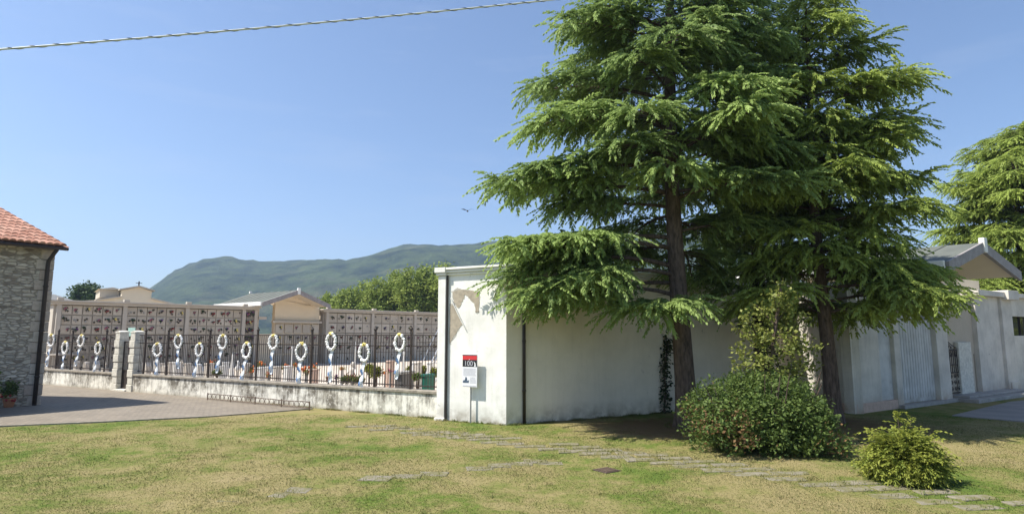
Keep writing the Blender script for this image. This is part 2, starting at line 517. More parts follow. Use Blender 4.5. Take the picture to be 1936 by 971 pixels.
def hill_mat():
    t = NT('wooded hillside'); v = t.coord((1, 1, 1), 'Pos')
    n = t.noise(v, .016, 8, .75)
    c = t.mix(t.ramp(n, .38, .62), (.007, .024, .009), (.085, .12, .04))
    c = t.mix(t.math('MULTIPLY', t.ramp(t.noise(v, .006, 5, .6), .55, .68), .6), c, (.20, .18, .10))
    t.bump(t.noise(v, .05, 6, .8), 1.0, 14)
    return t.done(c, 1.0, .0)
M['hill'] = hill_mat()

# ================================================================== THE SETTING
FENCE_P = ground(827, 791); FENCE_L = ground(80, 727)
FENCE_RZ = atan2(FENCE_P.y - FENCE_L.y, FENCE_P.x - FENCE_L.x)       # local x runs to the right, local y inwards
CORNER = ground(957, 803)
BLOCK_RZ = R(-28)
SIDE_RZ = R(28)
ENT_P = ground(1617, 782); ENT_RZ = R(33)

T1 = ground(1293, 806); T3 = ground(1570, 800); T2 = ground(1450, 786)
TREES = [(T1.x - .6, T1.y - .2, 2.6), (T3.x, T3.y - .3, 2.9), (T2.x, T2.y, 2.6)]

g = MB(); N = 40
g.add([(-7000, -3000, -.12), (7000, -3000, -.12), (7000, 9000, -.12), (-7000, 9000, -.12)], [(0, 1, 2, 3)])
tag(g.build('ground', plain('far fields', (.12, .13, .05), .95, .4, .01, 0)), kind='structure')

def lawn_z(x, y): return 0.018 * sin(x * .7 + 1.3) * sin(y * .9) + .01 * sin(x * 2.1 + y * 1.7)
lw = MB()
nx, ny = 150, 80
xs = np.linspace(-26, 26, nx); ys = np.linspace(4.0, 32, ny)
lw.add([(x, y, lawn_z(x, y) if y < 16 else lawn_z(x, y) * max(0, 1 - (y - 16) / 3)) for y in ys for x in xs],
       [(j * nx + i, j * nx + i + 1, (j + 1) * nx + i + 1, (j + 1) * nx + i) for j in range(ny - 1) for i in range(nx - 1)])
tag(lw.build('lawn', lawn_mat(TREES), smooth=True), kind='structure')

pv = [ground(-400, 829), ground(0, 806), ground(200, 797.5), ground(390, 788), ground(500, 780), ground(590, 772.5), ground(640, 777)]
pv = [(p.x, p.y) for p in pv]
edge_pts = pv[:]
wallpt = lambda s, off=-.01: (FENCE_P.x + cos(FENCE_RZ) * s - sin(FENCE_RZ) * off, FENCE_P.y + sin(FENCE_RZ) * s + cos(FENCE_RZ) * off)
poly = pv[:-1] + [wallpt(-7.5, .2), wallpt(-40, .2), (-60, 40), (-60, 14)]
MBp = MB(); MBp.slab(poly, -.06, .035)
tag(MBp.build('forecourt_paving', M['paving']), kind='structure')
kb = MB()
for a, b in zip(edge_pts[:-2], edge_pts[1:-1]):
    a, b = Vector((*a, 0)), Vector((*b, 0)); d = (b - a).normalized(); n = Vector((d.y, -d.x, 0)) * .07
    kb.slab([a + n, b + n, b, a], -.05, .038)
tag(kb.build('paving_edge_kerb', M['coping']), kind='structure')

cg = MB()
A = wallpt(-40, .5); B_ = wallpt(.3, .5)
cg.slab([A, B_, (CORNER.x + 1, CORNER.y + 4), (12, 26), (20, 40), (10, 85), (-60, 85)], -.015, .06)
tag(cg.build('cemetery_ground', M['gravel']), kind='structure')

rd = MB()
e0 = ground(1800, 786); e1 = ground(1870, 792); e2 = ground(1990, 802); e3 = ground(2300, 820)
rd.slab([(e0.x, e0.y), (e1.x, e1.y), (e2.x, e2.y), (e3.x, e3.y), (40, 22), (40, 34), (18.5, 23)], -.04, .03)
tag(rd.build('entrance_road', M['road']), kind='structure')

# slabs of the two stone paths
sb = MB(); SLABS = []
def slab_at(x, y, w, d, a, sunk=0.0):
    ca, sa = cos(a), sin(a)
    jit = lambda: random.uniform(-.05, .05)
    p = [(x + ca * i * w / 2 - sa * j * d / 2 + jit(), y + sa * i * w / 2 + ca * j * d / 2 + jit()) for i, j in ((-1, -1), (1, -1), (1, 1), (-1, 1))]
    z = lawn_z(x, y) + .003 - sunk
    sb.slab(p, z - .06, z + random.uniform(.004, .014))
    SLABS.append((x, y, max(w, d) / 2 * 1.02, min(w, d) / 2 * 1.05, a, .86 if sunk == 0 else .55))
pa, pb = ground(700, 806), ground(1905, 957)
nst = 27
for i in range(nst):
    t = i / (nst - 1)
    x, y = pa.x + (pb.x - pa.x) * t, pa.y + (pb.y - pa.y) * t
    y += .35 * sin(t * pi)
    for k in (0, 1):
        if random.random() < .05: continue
        slab_at(x + k * .74 + random.uniform(-.05, .05) - .4, y + k * .14 + random.uniform(-.03, .03), .66, .27, R(6) + random.uniform(-.04, .04))
for px, py in ((445, 941), (510, 934), (557, 925), (622, 919), (710, 905), (768, 900), (822, 895), (905, 884), (945, 879), (983, 875), (1012, 870), (1040, 873)):
    p = ground(px, py)
    slab_at(p.x, p.y, .52, .34, R(-4) + random.uniform(-.15, .15), .013 if px < 640 else .003)
tag(sb.build('stone_path', M['slab'], bevel=.012), kind='structure')

# hills
prof = [(-900, 640), (-200, 650), (100, 636), (200, 600), (265, 552), (330, 513), (380, 497), (430, 490), (500, 494), (560, 498), (640, 494), (700, 484), (760, 470),
        (830, 466), (900, 464), (1000, 455), (1100, 444), (1220, 431), (1350, 440), (1480, 460), (1560, 505), (1640, 560), (1720, 610), (1800, 645), (2600, 660)]
ppx = np.array([p[0] for p in prof]); ppy = np.array([p[1] for p in prof])
ppy = ppy + np.where((ppx > 50) & (ppx < 1600), 4, 0)
hb = MB(); cols, rows = 260, 46
vv = []
hr = np.random.default_rng(3)
ph = hr.uniform(0, 6.28, 24); fx = hr.uniform(.004, .03, 24); fy = hr.uniform(.004, .03, 24)
def rough(x, y):
    s = 0
    for k in range(24): s += sin(x * fx[k] + y * fy[k] * (1 if k % 2 else -1) + ph[k]) / (1 + 40 * (fx[k] + fy[k]))
    return s
for j in range(rows):
    r = 900 + 1100 * j / (rows - 1)
    q = (r - 1700) / 800 if r < 1700 else (r - 1700) / 420
    sh = max(0, 1 - q * q)
    sh = sh ** 1.0
    for i in range(cols):
        px = -900 + 3500 * i / (cols - 1)
        top = at(px, float(np.interp(px, ppx, ppy)), 1700)
        x = top.x / 1700 * r
        z = (top.z - 2.5) * sh * (1 if top.z > 0 else 1)
        n = rough(x, r)
        z = max(z, -15) * (1 + .10 * n * (1 - sh)) + (1.3 * n + hr.uniform(-3.0, 3.0)) * (sh if z > 5 else 0)
        vv.append((x, r, z - 2))
hb.add(vv, [(j * cols + i, j * cols + i + 1, (j + 1) * cols + i + 1, (j + 1) * cols + i) for j in range(rows - 1) for i in range(cols - 1)])
tag(hb.build('hills', M['hill'], smooth=True), kind='structure')

# haze
hz = MB(); hz.box(-2600, 2600, -60, 2300, -4, 340)
hm = bpy.data.materials.new('haze'); hm.use_nodes = True
ht = hm.node_tree; ht.nodes.remove(ht.nodes['Principled BSDF'])
pvv = ht.nodes.new('ShaderNodeVolumePrincipled')
pvv.inputs['Color'].default_value = (.58, .73, 1.0, 1)
pvv.inputs['Density'].default_value = .00028
pvv.inputs['Anisotropy'].default_value = .3
ht.links.new(pvv.outputs[0], ht.nodes['Material Output'].inputs['Volume'])
tag(hz.build('haze', hm), kind='stuff')

# ================================================================== STONE HOUSE ON THE LEFT
HC = ground(77, 766); HRZ = R(53)
house = thing('stone_house', 'rubble stone house corner with clay tiled roof at the left edge', 'house', (HC.x, HC.y, 0), HRZ)
_, ZE = hit(104, 463, HC, HRZ)
HD, HLn = 9.0, 13.0
b = MB(); b.prism([(-HLn, 0), (-.42, 0), (-.42, ZE), (-HLn, ZE)], 0, HD)
b.build('wall', M['masonry'], house)
q = MB()
z = 0.0
while z < ZE - .02:
    h = min(.37, ZE - z)
    k = .12 if int(z / .37) % 2 else 0
    q.box(-.42 - k, random.uniform(-.012, .012), -.012 - random.uniform(0, .012), HD, z + .004, z + h - .004)
    z += .37
q.build('corner_stones', M['quoin'], house, bevel=.012)
gab = MB(); pitch = R(25); ov = .42
rz_ = ZE + (HD / 2) * tan(pitch)
gab.add([(-.05, 0, ZE), (-.05, HD, ZE), (-.05, HD / 2, rz_), (-HLn, 0, ZE), (-HLn, HD, ZE), (-HLn, HD / 2, rz_)], [(0, 1, 2), (3, 5, 4), (0, 2, 5, 3), (1, 4, 5, 2)])
gab.build('gable', M['masonry'], house)
# tiles: overlapping half-round clay tiles in courses
def tiled_roof(x0, x1, run, z0, ang, sgn, y0):
    vs, fs, ti = [], [], []
    step, pw = .36, .21
    L = run / cos(ang)
    for c in range(int((x1 - x0) / pw)):
        for r in range(int(L / step) + 1):
            t = random.random()
            s0, s1 = r * step - .03, min((r + 1) * step + .03, L)
            for kind in (0, 1):
                xc = x0 + (c + .5 + (.5 if kind else 0)) * pw
                bidx = len(vs)
                w0 = .105 if not kind else .10
                for s, lift in ((s0, .03), (s1, .0)):
                    for k in range(6):
                        a = pi * k / 5
                        h = sin(a) * .085 if not kind else -sin(a) * .03
                        xx = xc - cos(a) * w0 + random.uniform(-.004, .004)
                        up = h + lift + (.035 if not kind else .0)
                        yy = y0 + sgn * (s * cos(ang) - up * sin(ang)); zz = z0 + s * sin(ang) + up * cos(ang)
                        vs.append((xx, yy, zz)); ti.append(min(1, max(0, t + random.uniform(-.08, .08))))
                fs += [(bidx + k, bidx + k + 1, bidx + 7 + k, bidx + 6 + k) for k in range(5)]
                if not kind: fs.append(tuple(bidx + k for k in range(6)))
    return vs, fs, ti
vs, fs, ti = tiled_roof(-HLn, .03, HD / 2 + ov, ZE - ov * tan(pitch) + .10, pitch, 1, -ov)
me = bpy.data.meshes.new('roof'); me.from_pydata(vs, [], fs); me.materials.append(M['tiles'])
a_ = me.attributes.new('tint', 'FLOAT', 'POINT'); a_.data.foreach_set('value', ti)
ro = bpy.data.objects.new('roof', me); C.objects.link(ro); ro.parent = house
dk = MB(); ze0 = ZE - ov * tan(pitch)
dk.add([(-HLn, -ov, ze0), (.0, -ov, ze0), (.0, HD / 2, rz_), (-HLn, HD / 2, rz_), (-HLn, HD + ov, ze0), (.0, HD + ov, ze0),
        (-HLn, -ov, ze0 + .09), (.0, -ov, ze0 + .09), (.0, HD / 2, rz_ + .09), (-HLn, HD / 2, rz_ + .09), (-HLn, HD + ov, ze0 + .09), (.0, HD + ov, ze0 + .09)],
       [(0, 3, 2, 1), (3, 4, 5, 2), (6, 7, 8, 9), (9, 8, 11, 10), (0, 1, 7, 6), (1, 2, 8, 7), (2, 5, 11, 8), (5, 4, 10, 11), (4, 3, 9, 10), (3, 0, 6, 9)])
dk.build('roof_deck', M['brown'], house)
gu = MB()
gu.tube([(-HLn, -ov - .07, ze0 + .03), (.06, -ov - .06, ze0 + .03)], .06, 8)
gu.build('gutter', M['gutter'], house, smooth=True)
dp = MB(); xd, _ = hit(62, 764, HC, HRZ, -.1)
dp.tube([(xd, -ov - .05, ze0 - .03), (xd, -ov + .05, ze0 - .14), (xd, -.13, ze0 - .42), (xd, -.11, ze0 - .6), (xd, -.11, .0)], .06, 8)
for zz in (1.0, 2.6, 4.2): dp.lathe([(.075, 0), (.075, .05)], (xd, -.11, zz), 8)
dp.build('downpipe', M['gutter'], house, smooth=True)

for o_ in house.children:      # the end wall is not square to the front
    for v_ in o_.data.vertices: v_.co.x -= .35 * v_.co.y

# ================================================================== LEAF HELPERS
def diamonds(P, D, L, Wd, roll, droop=0.0):
    """P,D (N,3); L,Wd,roll (N,) -> (N,4,3) blades"""
    D = D / (np.linalg.norm(D, axis=1, keepdims=True) + 1e-9)
    up = np.tile([0, 0, 1.0], (len(P), 1))
    S = np.cross(D, up); ln = np.linalg.norm(S, axis=1, keepdims=True)
    S = np.where(ln < 1e-3, [1.0, 0, 0], S / (ln + 1e-9))
    U = np.cross(S, D)
    Sd = S * np.cos(roll)[:, None] + U * np.sin(roll)[:, None]
    m = P + D * (L * .5)[:, None]
    tip = P + D * L[:, None]; tip[:, 2] -= droop * L
    return np.stack([P, m + Sd * (Wd / 2)[:, None], tip, m - Sd * (Wd / 2)[:, None]], 1)

def leaf_cloud(rg, pts, size, aspect=.5, up=.2):
    n = len(pts)
    D = rg.normal(size=(n, 3)); D[:, 2] = D[:, 2] * .7 + up
    L = size * rg.uniform(.6, 1.3, n)
    return diamonds(pts, D, L, L * aspect, rg.uniform(-1.4, 1.4, n), .1)

def clusters(rg, n_cl, centre, rad, per, cl_r, shell=.55):
    """points gathered in clumps through an ellipsoid"""
    d = rg.normal(size=(n_cl, 3)); d /= np.linalg.norm(d, axis=1, keepdims=True)
    rr = rg.uniform(shell, 1.0, (n_cl, 1)) ** .8
    cc = np.array(centre) + d * rr * np.array(rad)
    pts = (cc[:, None, :] + rg.normal(size=(n_cl, per, 3)) * (np.array(cl_r) if hasattr(cl_r, '__len__') else cl_r)).reshape(-1, 3)
    tint = np.repeat(rg.uniform(0, 1, n_cl), per) * .6 + rg.uniform(0, .4, n_cl * per)
    return pts, tint

# feathery drooping spray
def make_fronds(rg, n=12, stations=13, blade=.10, wid=.030):
    out = []
    for _ in range(n):
        q, tn = [], []
        dr = rg.uniform(.45, 1.05)
        for s in np.linspace(.04, .96, stations):
            base = np.array([s, rg.uniform(-.02, .02), -dr * s * s])
            for sd in (-1, 1):
                an = R(rg.uniform(28, 58)) * sd
                d = np.array([[cos(an), sin(an), -dr * s * 1.2 + rg.uniform(-.25, .15)]])
                L = blade / .45 * (1.15 - .55 * s) * rg.uniform(.75, 1.25)
                qq = diamonds(base[None], d, np.array([L]), np.array([wid / .45 * rg.uniform(.8, 1.5)]), np.array([rg.uniform(-.9, .9)]), .25)
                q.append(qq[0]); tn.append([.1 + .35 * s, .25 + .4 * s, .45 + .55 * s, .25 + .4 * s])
        d = np.array([[1, 0, -2 * dr * .8]])
        q.append(diamonds(np.array([[.8, 0, -dr * .64]]), d, np.array([.38]), np.array([.085]), np.array([0.0]), .2)[0])
        tn.append([.5, .7, 1, .7])
        out.append((np.array(q), np.array(tn)))
    return out

def place_fronds(rg, temps, P, D, S, T):
    """P,D (N,3) S scale T tint"""
    D = D / (np.linalg.norm(D, axis=1, keepdims=True) + 1e-9)
    Yv = np.cross(np.tile([0, 0, 1.0], (len(P), 1)), D); Yv /= (np.linalg.norm(Yv, axis=1, keepdims=True) + 1e-9)
    Zv = np.cross(D, Yv)
    ro = rg.uniform(-.5, .5, len(P))
    Y2 = Yv * np.cos(ro)[:, None] + Zv * np.sin(ro)[:, None]; Z2 = Zv * np.cos(ro)[:, None] - Yv * np.sin(ro)[:, None]
    ax = np.stack([D, Y2, Z2], 1)
    pick = rg.integers(0, len(temps), len(P))
    Q, TT = [], []
    for k, (q, tn) in enumerate(temps):
        m = pick == k
        if not m.any(): continue
        o = np.einsum('bvi,nij->nbvj', q, ax[m]) * S[m][:, None, None, None] + P[m][:, None, None, :]
        tt = np.clip(tn[None] * .6 + T[m][:, None, None] * .55, 0, 1)
        Q.append(o.reshape(-1, 4, 3)); TT.append(np.broadcast_to(tt, o.shape[:3]).reshape(-1, 4))
    return np.concatenate(Q), np.concatenate(TT)

def cedar(base, Hh, r0, zlow, leftp, rightp, seed, label, mat, tier=.98, per=7, dens=1.15, lean=(0, 0), front=.9, extra=(), zfront=0):
    """a cedar: tapered trunk, tiers of limbs that rise then droop, flat side branches carrying hanging sprays.
    leftp/rightp: reach of the limbs (m) against height on either side"""
    rg = np.random.default_rng(seed)
    root = thing('cedar_tree', label, 'tree', base, 0)
    def trunk_at(z):
        t = z / Hh
        return np.array([lean[0] * t + .10 * sin(t * 7 + seed), lean[1] * t + .08 * sin(t * 5 + 2 * seed), z])
    tb = MB()
    zz = [-.1, .12, .5, 1.2] + list(np.linspace(2, Hh, 16))
    rr = []
    for z in zz:
        t = max(z, 0) / Hh
        rr.append(r0 * ((1 - t) ** .8 * .92 + .03) * (1 + .55 * math.exp(-max(z, 0) / .3)))
    tb.tube([trunk_at(z) for z in zz], rr, 14)
    tb.build('trunk', M['bark'], root, smooth=True)
    def reach(z, az):
        lft, rgt = np.interp(z, *zip(*leftp)), np.interp(z, *zip(*rightp))
        w = .5 + .5 * cos(az)
        lat = max(.35, rgt * w + lft * (1 - w) - .38)
        return lat * (front + (1 - front) * abs(cos(az)))
    lm = MB()
    FP, FD, FS, FT = [], [], [], []
    limbs = []
    z = zlow
    while z < Hh - .25:
        k = max(4, int(round(per * (1 - .35 * z / Hh))))
        a0 = rg.uniform(0, 6.28)
        for i in range(k):
            az = a0 + 2 * pi * (i + rg.uniform(-.3, .3)) / k
            zz_ = min(z + rg.uniform(-.35, .35) * tier, Hh - .2)
            if zz_ < zfront and sin(az) < -.25: continue
            limbs.append((zz_, az, max(.35, reach(zz_, az) * rg.uniform(.72, 1.08))))
        z += tier * rg.uniform(.8, 1.2) * (1 - .35 * z / Hh)
    limbs = [q for q in limbs if rg.random() > .09] + list(extra)
    for (z0, az, L) in limbs:
        tz = z0 / Hh
        ca, sa = cos(az), sin(az)
        a = .14 + .50 * tz ** 2 + rg.uniform(-.08, .16); bq = .18 + .12 * rg.uniform(-1, 1) + .16 * (1 - tz)
        st = trunk_at(z0)
        bend = rg.uniform(-.18, .18)
        def lp(t):
            return st + np.array([ca * t * L - sa * bend * L * t * t, sa * t * L + ca * bend * L * t * t, L * (a * t - bq * t * t)])
        lr = .022 + .012 * L * (1 - .3 * tz)
        lm.tube([lp(t) for t in np.linspace(0, .92, 7)], [lr * (1 - .85 * t) for t in np.linspace(0, 1, 7)], 6)
        ns = max(3, int(L / .24 * dens))
        tone = rg.uniform(0, .55)
        for i in range(ns):
            t0_ = .13 + .17 * min(1, L / 3.5)
            t = t0_ + (1 - t0_) * (i + rg.uniform(0, .8)) / ns
            t = min(t, 1)
            p = lp(t); tg = lp(min(t + .05, 1.05)) - lp(max(t - .05, 0)); tg /= np.linalg.norm(tg)
            sd = np.array([-sa, ca, 0])
            for sg in (-1, 1):
                if rg.random() < .10: continue
                l2 = min(1.45, (.34 * L * (1 - t) ** .75 * min(1, t * 3.2) + .26) * rg.uniform(.7, 1.2))
                an = R(rg.uniform(42, 66))
                d2 = tg * cos(an) + sd * sg * sin(an); d2[2] -= .05
                nf = max(1, int(l2 / .36 * dens + .5))
                if l2 > .5:
                    lm.tube([p, p + d2 * l2 * .5 + np.array([0, 0, .02]), p + d2 * l2 * .9 - np.array([0, 0, .06 * l2])], [lr * .28, lr * .16, .005], 4, cap=False)
                for j in range(nf):
                    u = (j + rg.uniform(.2, 1)) / nf
                    q = p + d2 * l2 * u; q[2] += rg.uniform(0, .12) - .08 * l2 * u * u
                    tt_ = tone + rg.uniform(0, .5); sc = rg.uniform(.46, .86) * (.75 + .25 * min(1, L / 3))
                    for k_ in range(3):        # a tuft: sprays arching out of one point
                        yaw = (k_ - 1) * .75 + rg.uniform(-.35, .35)
                        FD.append(np.array([d2[0] * cos(yaw) - d2[1] * sin(yaw), d2[0] * sin(yaw) + d2[1] * cos(yaw), rg.uniform(-.10, .75)]))
                        FP.append(q + rg.normal(size=3) * .03); FS.append(sc * rg.uniform(.8, 1.1)); FT.append(np.clip(tt_ + rg.uniform(-.1, .1), 0, 1))
        if z0 < Hh * .6:                     # bare dead twigs close to the trunk
            for _ in range(3):
                t = rg.uniform(.06, .35); p = lp(t); w_ = rg.uniform(-1, 1); e_ = p + np.array([ca * .3 - sa * w_ * .6, sa * .3 + ca * w_ * .6, rg.uniform(-.45, .25)]) * rg.uniform(.4, 1.0)
                lm.tube([p, (p + e_) / 2 + rg.normal(size=3) * .03, e_], [.012, .008, .003], 4, cap=False)
        for _ in range(4):
            FP.append(lp(rg.uniform(.9, 1))); FD.append(np.array([ca + rg.uniform(-.4, .4), sa + rg.uniform(-.4, .4), rg.uniform(-.4, .2)]))
            FS.append(rg.uniform(.4, .6)); FT.append(rg.uniform(.3, 1))
    for _ in range(26):    # leader
        FP.append(trunk_at(Hh - rg.uniform(0, 1.1))); aa = rg.uniform(0, 6.28)
        FD.append(np.array([cos(aa), sin(aa), rg.uniform(.1, 1.1)])); FS.append(rg.uniform(.3, .5)); FT.append(rg.uniform(.3, 1))
    lm.build('branches', M['bark'], root, smooth=True)
    Q, T = place_fronds(rg, make_fronds(rg), np.array(FP), np.array(FD), np.array(FS), np.array(FT))
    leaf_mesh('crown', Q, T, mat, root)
    print('cedar', label[:20], len(limbs), len(FP), len(Q))
    return root

def zy(py, base, px):
    return at(px, py, base.y).z

def prof_m(base, px0, pairs, sgn):
    """picture outline -> (height, reach) pairs at the tree's distance"""
    out = []
    for py, px in pairs:
        p = at(px, py, base.y)
        out.append((p.z, max(.2, sgn * (p.x - base.x))))
    return sorted(out)

# ================================================================== CEDARS
t1l = prof_m(T1, 1290, [(-330, 1250), (-200, 1175), (-60, 1120), (20, 1090), (90, 1000), (180, 962), (270, 950), (345, 925), (385, 985), (420, 945), (450, 905), (510, 935), (560, 960), (620, 1110), (690, 1200)], -1)
t1r = prof_m(T1, 1290, [(-330, 1300), (-200, 1370), (-60, 1420), (60, 1440), (200, 1500), (300, 1540), (400, 1560), (470, 1560), (560, 1450), (640, 1360)], 1)
cedar(T1, zy(-345, T1, 1290), .30, zy(415, T1, 1290), t1l, t1r, 21, 'tall dark green cedar nearest the white plastered wall, its bare trunk clear of the shrub', M['cedar'], zfront=zy(400, T1, 1290), front=.62,
      extra=[(zy(595, T1, 1290), R(215), 2.3), (zy(585, T1, 1290), R(240), 2.0), (zy(505, T1, 1290), R(178), 5.0), (zy(520, T1, 1290), R(200), 4.6), (zy(535, T1, 1290), R(165), 4.2), (zy(470, T1, 1290), R(192), 5.0), (zy(450, T1, 1290), R(172), 4.6), (zy(560, T1, 1290), R(186), 4.0), (zy(470, T1, 1290), R(60), 3.0), (zy(470, T1, 1290), R(120), 3.4), (zy(440, T1, 1290), R(20), 3.2)])
t3l = prof_m(T3, 1570, [(0, 1500), (80, 1440), (200, 1400), (330, 1390), (450, 1390), (560, 1420), (640, 1500)], -1)
t3r = prof_m(T3, 1570, [(-10, 1560), (30, 1625), (80, 1640), (140, 1680), (200, 1730), (240, 1755), (300, 1720), (340, 1710), (380, 1760), (430, 1740), (470, 1715), (520, 1720), (570, 1745), (610, 1700), (680, 1640)], 1)
cedar(T3, zy(-10, T3, 1570), .235, zy(570, T3, 1570), t3l, t3r, 33, 'green cedar behind the big shrub with limbs reaching the gabled entrance', M['cedar_warm'], zfront=zy(545, T3, 1570), tier=.80,
      extra=[(zy(530, T3, 1570), R(-5), 3.0), (zy(515, T3, 1570), R(10), 3.2), (zy(572, T3, 1570), R(-14), 2.9), (zy(592, T3, 1570), R(-35), 2.3), (zy(575, T3, 1570), R(150), 2.2), (zy(560, T3, 1570), R(205), 2.4), (zy(585, T3, 1570), R(30), 2.4), (zy(545, T3, 1570), R(-40), 3.0)])
t2l = prof_m(T2, 1450, [(-60, 1430), (60, 1380), (200, 1300), (350, 1290), (500, 1310), (620, 1380)], -1)
t2r = prof_m(T2, 1450, [(-60, 1460), (60, 1500), (200, 1590), (350, 1600), (500, 1590), (620, 1500)], 1)
cedar(T2, zy(25, T2, 1450), .22, zy(600, T2, 1450), t2l, t2r, 47, 'dark cedar set back between the two nearer cedars, trunk wrapped in ivy', M['cedar'], per=7, tier=.85, zfront=zy(560, T2, 1450), front=.72)
T4 = at(1945, 600, 33); T4.z = 0
t4l = prof_m(T4, 1945, [(248, 1900), (300, 1850), (350, 1810), (420, 1785), (480, 1790), (560, 1770)], -1)
t4r = prof_m(T4, 1945, [(248, 1990), (300, 2050), (420, 2110), (560, 2130)], 1)
cedar(T4, zy(240, T4, 1945), .3, 2.6, t4l, t4r, 58, 'yellow green cedar at the right edge standing behind the gabled entrance', M['cedar_warm'], tier=.75, per=9, dens=1.1)

# ================================================================== WHITE BLOCK AND ITS LONG SIDE WALL
blk = thing('plastered_building', 'white plastered building with moulded cornice, peeling plaster and a long shaded side wall', 'building', (CORNER.x, CORNER.y, 0), 0)
cb, sbk = cos(BLOCK_RZ), sin(BLOCK_RZ); cs, ss = cos(SIDE_RZ), sin(SIDE_RZ)
xl, _ = hit(845, 700, CORNER, BLOCK_RZ)          # left end of the front face
_, ZT = hit(950, 515, CORNER, BLOCK_RZ)          # underside of cornice
_, ZC = hit(953, 500, CORNER, BLOCK_RZ)
LW = 13.4                                        # length of side wall
def blk_xy(s, off=0): return (cb * s - sbk * off, sbk * s + cb * off)
def side_xy(s, off=0): return (cs * s - ss * off, ss * s + cs * off)
P0 = (0, 0); P1 = side_xy(LW); P2 = (side_xy(LW)[0] - 2.5, side_xy(LW)[1] + 6); P3 = blk_xy(xl, 6.5); P4 = blk_xy(xl, 0)
def wall_loop(pts, z0, z1, mi):
    m = MB(); n = len(pts)
    m.slab(pts, z0, z1); return m
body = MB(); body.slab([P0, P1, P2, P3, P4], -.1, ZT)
# front face white, side face the same plaster warmed to offset blue shade
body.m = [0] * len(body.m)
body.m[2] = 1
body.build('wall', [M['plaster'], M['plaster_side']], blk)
def off_poly(d):
    c = blk_xy(0, -d); e = side_xy(0, -d)
    # corner of the two offset lines
    u, w = Vector((cb, sbk)), Vector((cs, ss))
    A_, B2 = Vector(c), Vector(e)
    den = u.x * w.y - u.y * w.x
    t = ((B2 - A_).x * w.y - (B2 - A_).y * w.x) / den
    k = A_ + u * t
    return [tuple(k), side_xy(LW + d, -d), P2, P3, blk_xy(xl - .30, -d)]
co = MB()
hh = (ZC - ZT)
for d, a, bb in ((.06, 0, .22), (.035, .22, .34), (.11, .34, .60), (.085, .60, .70), (.15, .70, 1.0)):
    co.slab(off_poly(d), ZT + hh * a, ZT + hh * bb)
co.build('cornice', M['plaster'], blk, bevel=.01)
# pilaster on the left end, standing proud
pil = MB(); xp0, _ = hit(829, 700, CORNER, BLOCK_RZ)
xp1 = xl - .03
q = [blk_xy(xp0, -.08), blk_xy(xp1, -.08), blk_xy(xp1, .5), blk_xy(xp0, .5)]
pil.slab(q, -.05, ZT - .01)
q2 = [blk_xy(xp0 - .05, -.13), blk_xy(xp1 + .02, -.13), blk_xy(xp1 + .02, .5), blk_xy(xp0 - .05, .5)]
pil.slab(q2, ZT + .0, ZT + hh * .34); pil.slab(q2, -.05, .07)
q3 = [blk_xy(xp0 - .09, -.17), blk_xy(xp1 + .03, -.17), blk_xy(xp1 + .03, .5), blk_xy(xp0 - .09, .5)]
pil.slab(q3, ZT + hh * .36, ZC + .01)
pil.build('pilaster', M['plaster'], blk, bevel=.012)
gp = MB()
gp.tube([(*blk_xy(xl + .01, -.05), .05), (*blk_xy(xl + .01, -.05), ZT)], .026, 8)
gp.build('groove_shadow_rod', M['pipe'], blk)  # dark rod standing in for the shadowed groove beside the pilaster
# patch of fallen plaster: ragged outlines, set on the face
def on_block(px, py): return hit(px, py, CORNER, BLOCK_RZ)
def ragged(pts, amp=.025, sub=5):
    out = []
    for i in range(len(pts)):
        a, c = pts[i], pts[(i + 1) % len(pts)]
        for k in range(sub):
            t = k / sub
            out.append((a[0] + (c[0] - a[0]) * t + random.uniform(-amp, amp), a[1] + (c[1] - a[1]) * t + random.uniform(-amp, amp)))
    return out
pt = MB()
def patch(pxs, amp=.03, y=-.006, grow=1.0, into=None):
    pt = into
    pl_ = [on_block(*p) for p in pxs]; mx_ = sum(p[0] for p in pl_) / len(pl_); mz_ = sum(p[1] for p in pl_) / len(pl_)
    poly = ragged([(mx_ + (p[0] - mx_) * grow, mz_ + (p[1] - mz_) * grow) for p in pl_], amp, 8)
    n = len(poly)
    v = [(*blk_xy(x, y), z) for x, z in poly] + [(*blk_xy(x, .05), z) for x, z in poly]
    pt.add(v, [tuple(range(n))] + [(i, i + n, (i + 1) % n + n, (i + 1) % n) for i in range(n)])
pt2 = MB()
for out_ in ([(856, 552), (866, 546), (906, 551), (905, 588), (900, 590), (897, 572), (880, 556), (876, 566), (868, 582), (859, 572)], [(851, 575), (858, 578), (874, 612), (858, 638), (850, 648)]):
    patch(out_, .028, -.008, 1.0, pt); patch(out_, .035, -.004, 1.07, pt2)
pt2.build('cracked_plaster_rim', plain('cracked grey plaster', (.52, .49, .43), .95, .3, 9, .6), blk)
pt.build('peeled_patch', M['mortar'], blk)
rd_ = MB(); a1, a2 = on_block(853, 563), on_block(881, 622)
rd_.tube([(*blk_xy(a1[0], -.035), a1[1]), (*blk_xy((a1[0] + a2[0]) / 2, -.05), (a1[1] + a2[1]) / 2), (*blk_xy(a2[0], -.035), a2[1])], .014, 6)
rd_.build('loose_batten', M['white_paint'], blk)
dpx, _ = hit(989, 700, CORNER, SIDE_RZ)
d_ = MB(); d_.tube([(*side_xy(dpx, -.06), .0), (*side_xy(dpx, -.06), ZT)], .048, 10)
for zz in (.9, 2.3, 3.6): d_.tube([(*side_xy(dpx, -.06), zz), (*side_xy(dpx, -.06), zz + .04)], .06, 10)
d_.build('downpipe', M['pipe'], blk, smooth=True)

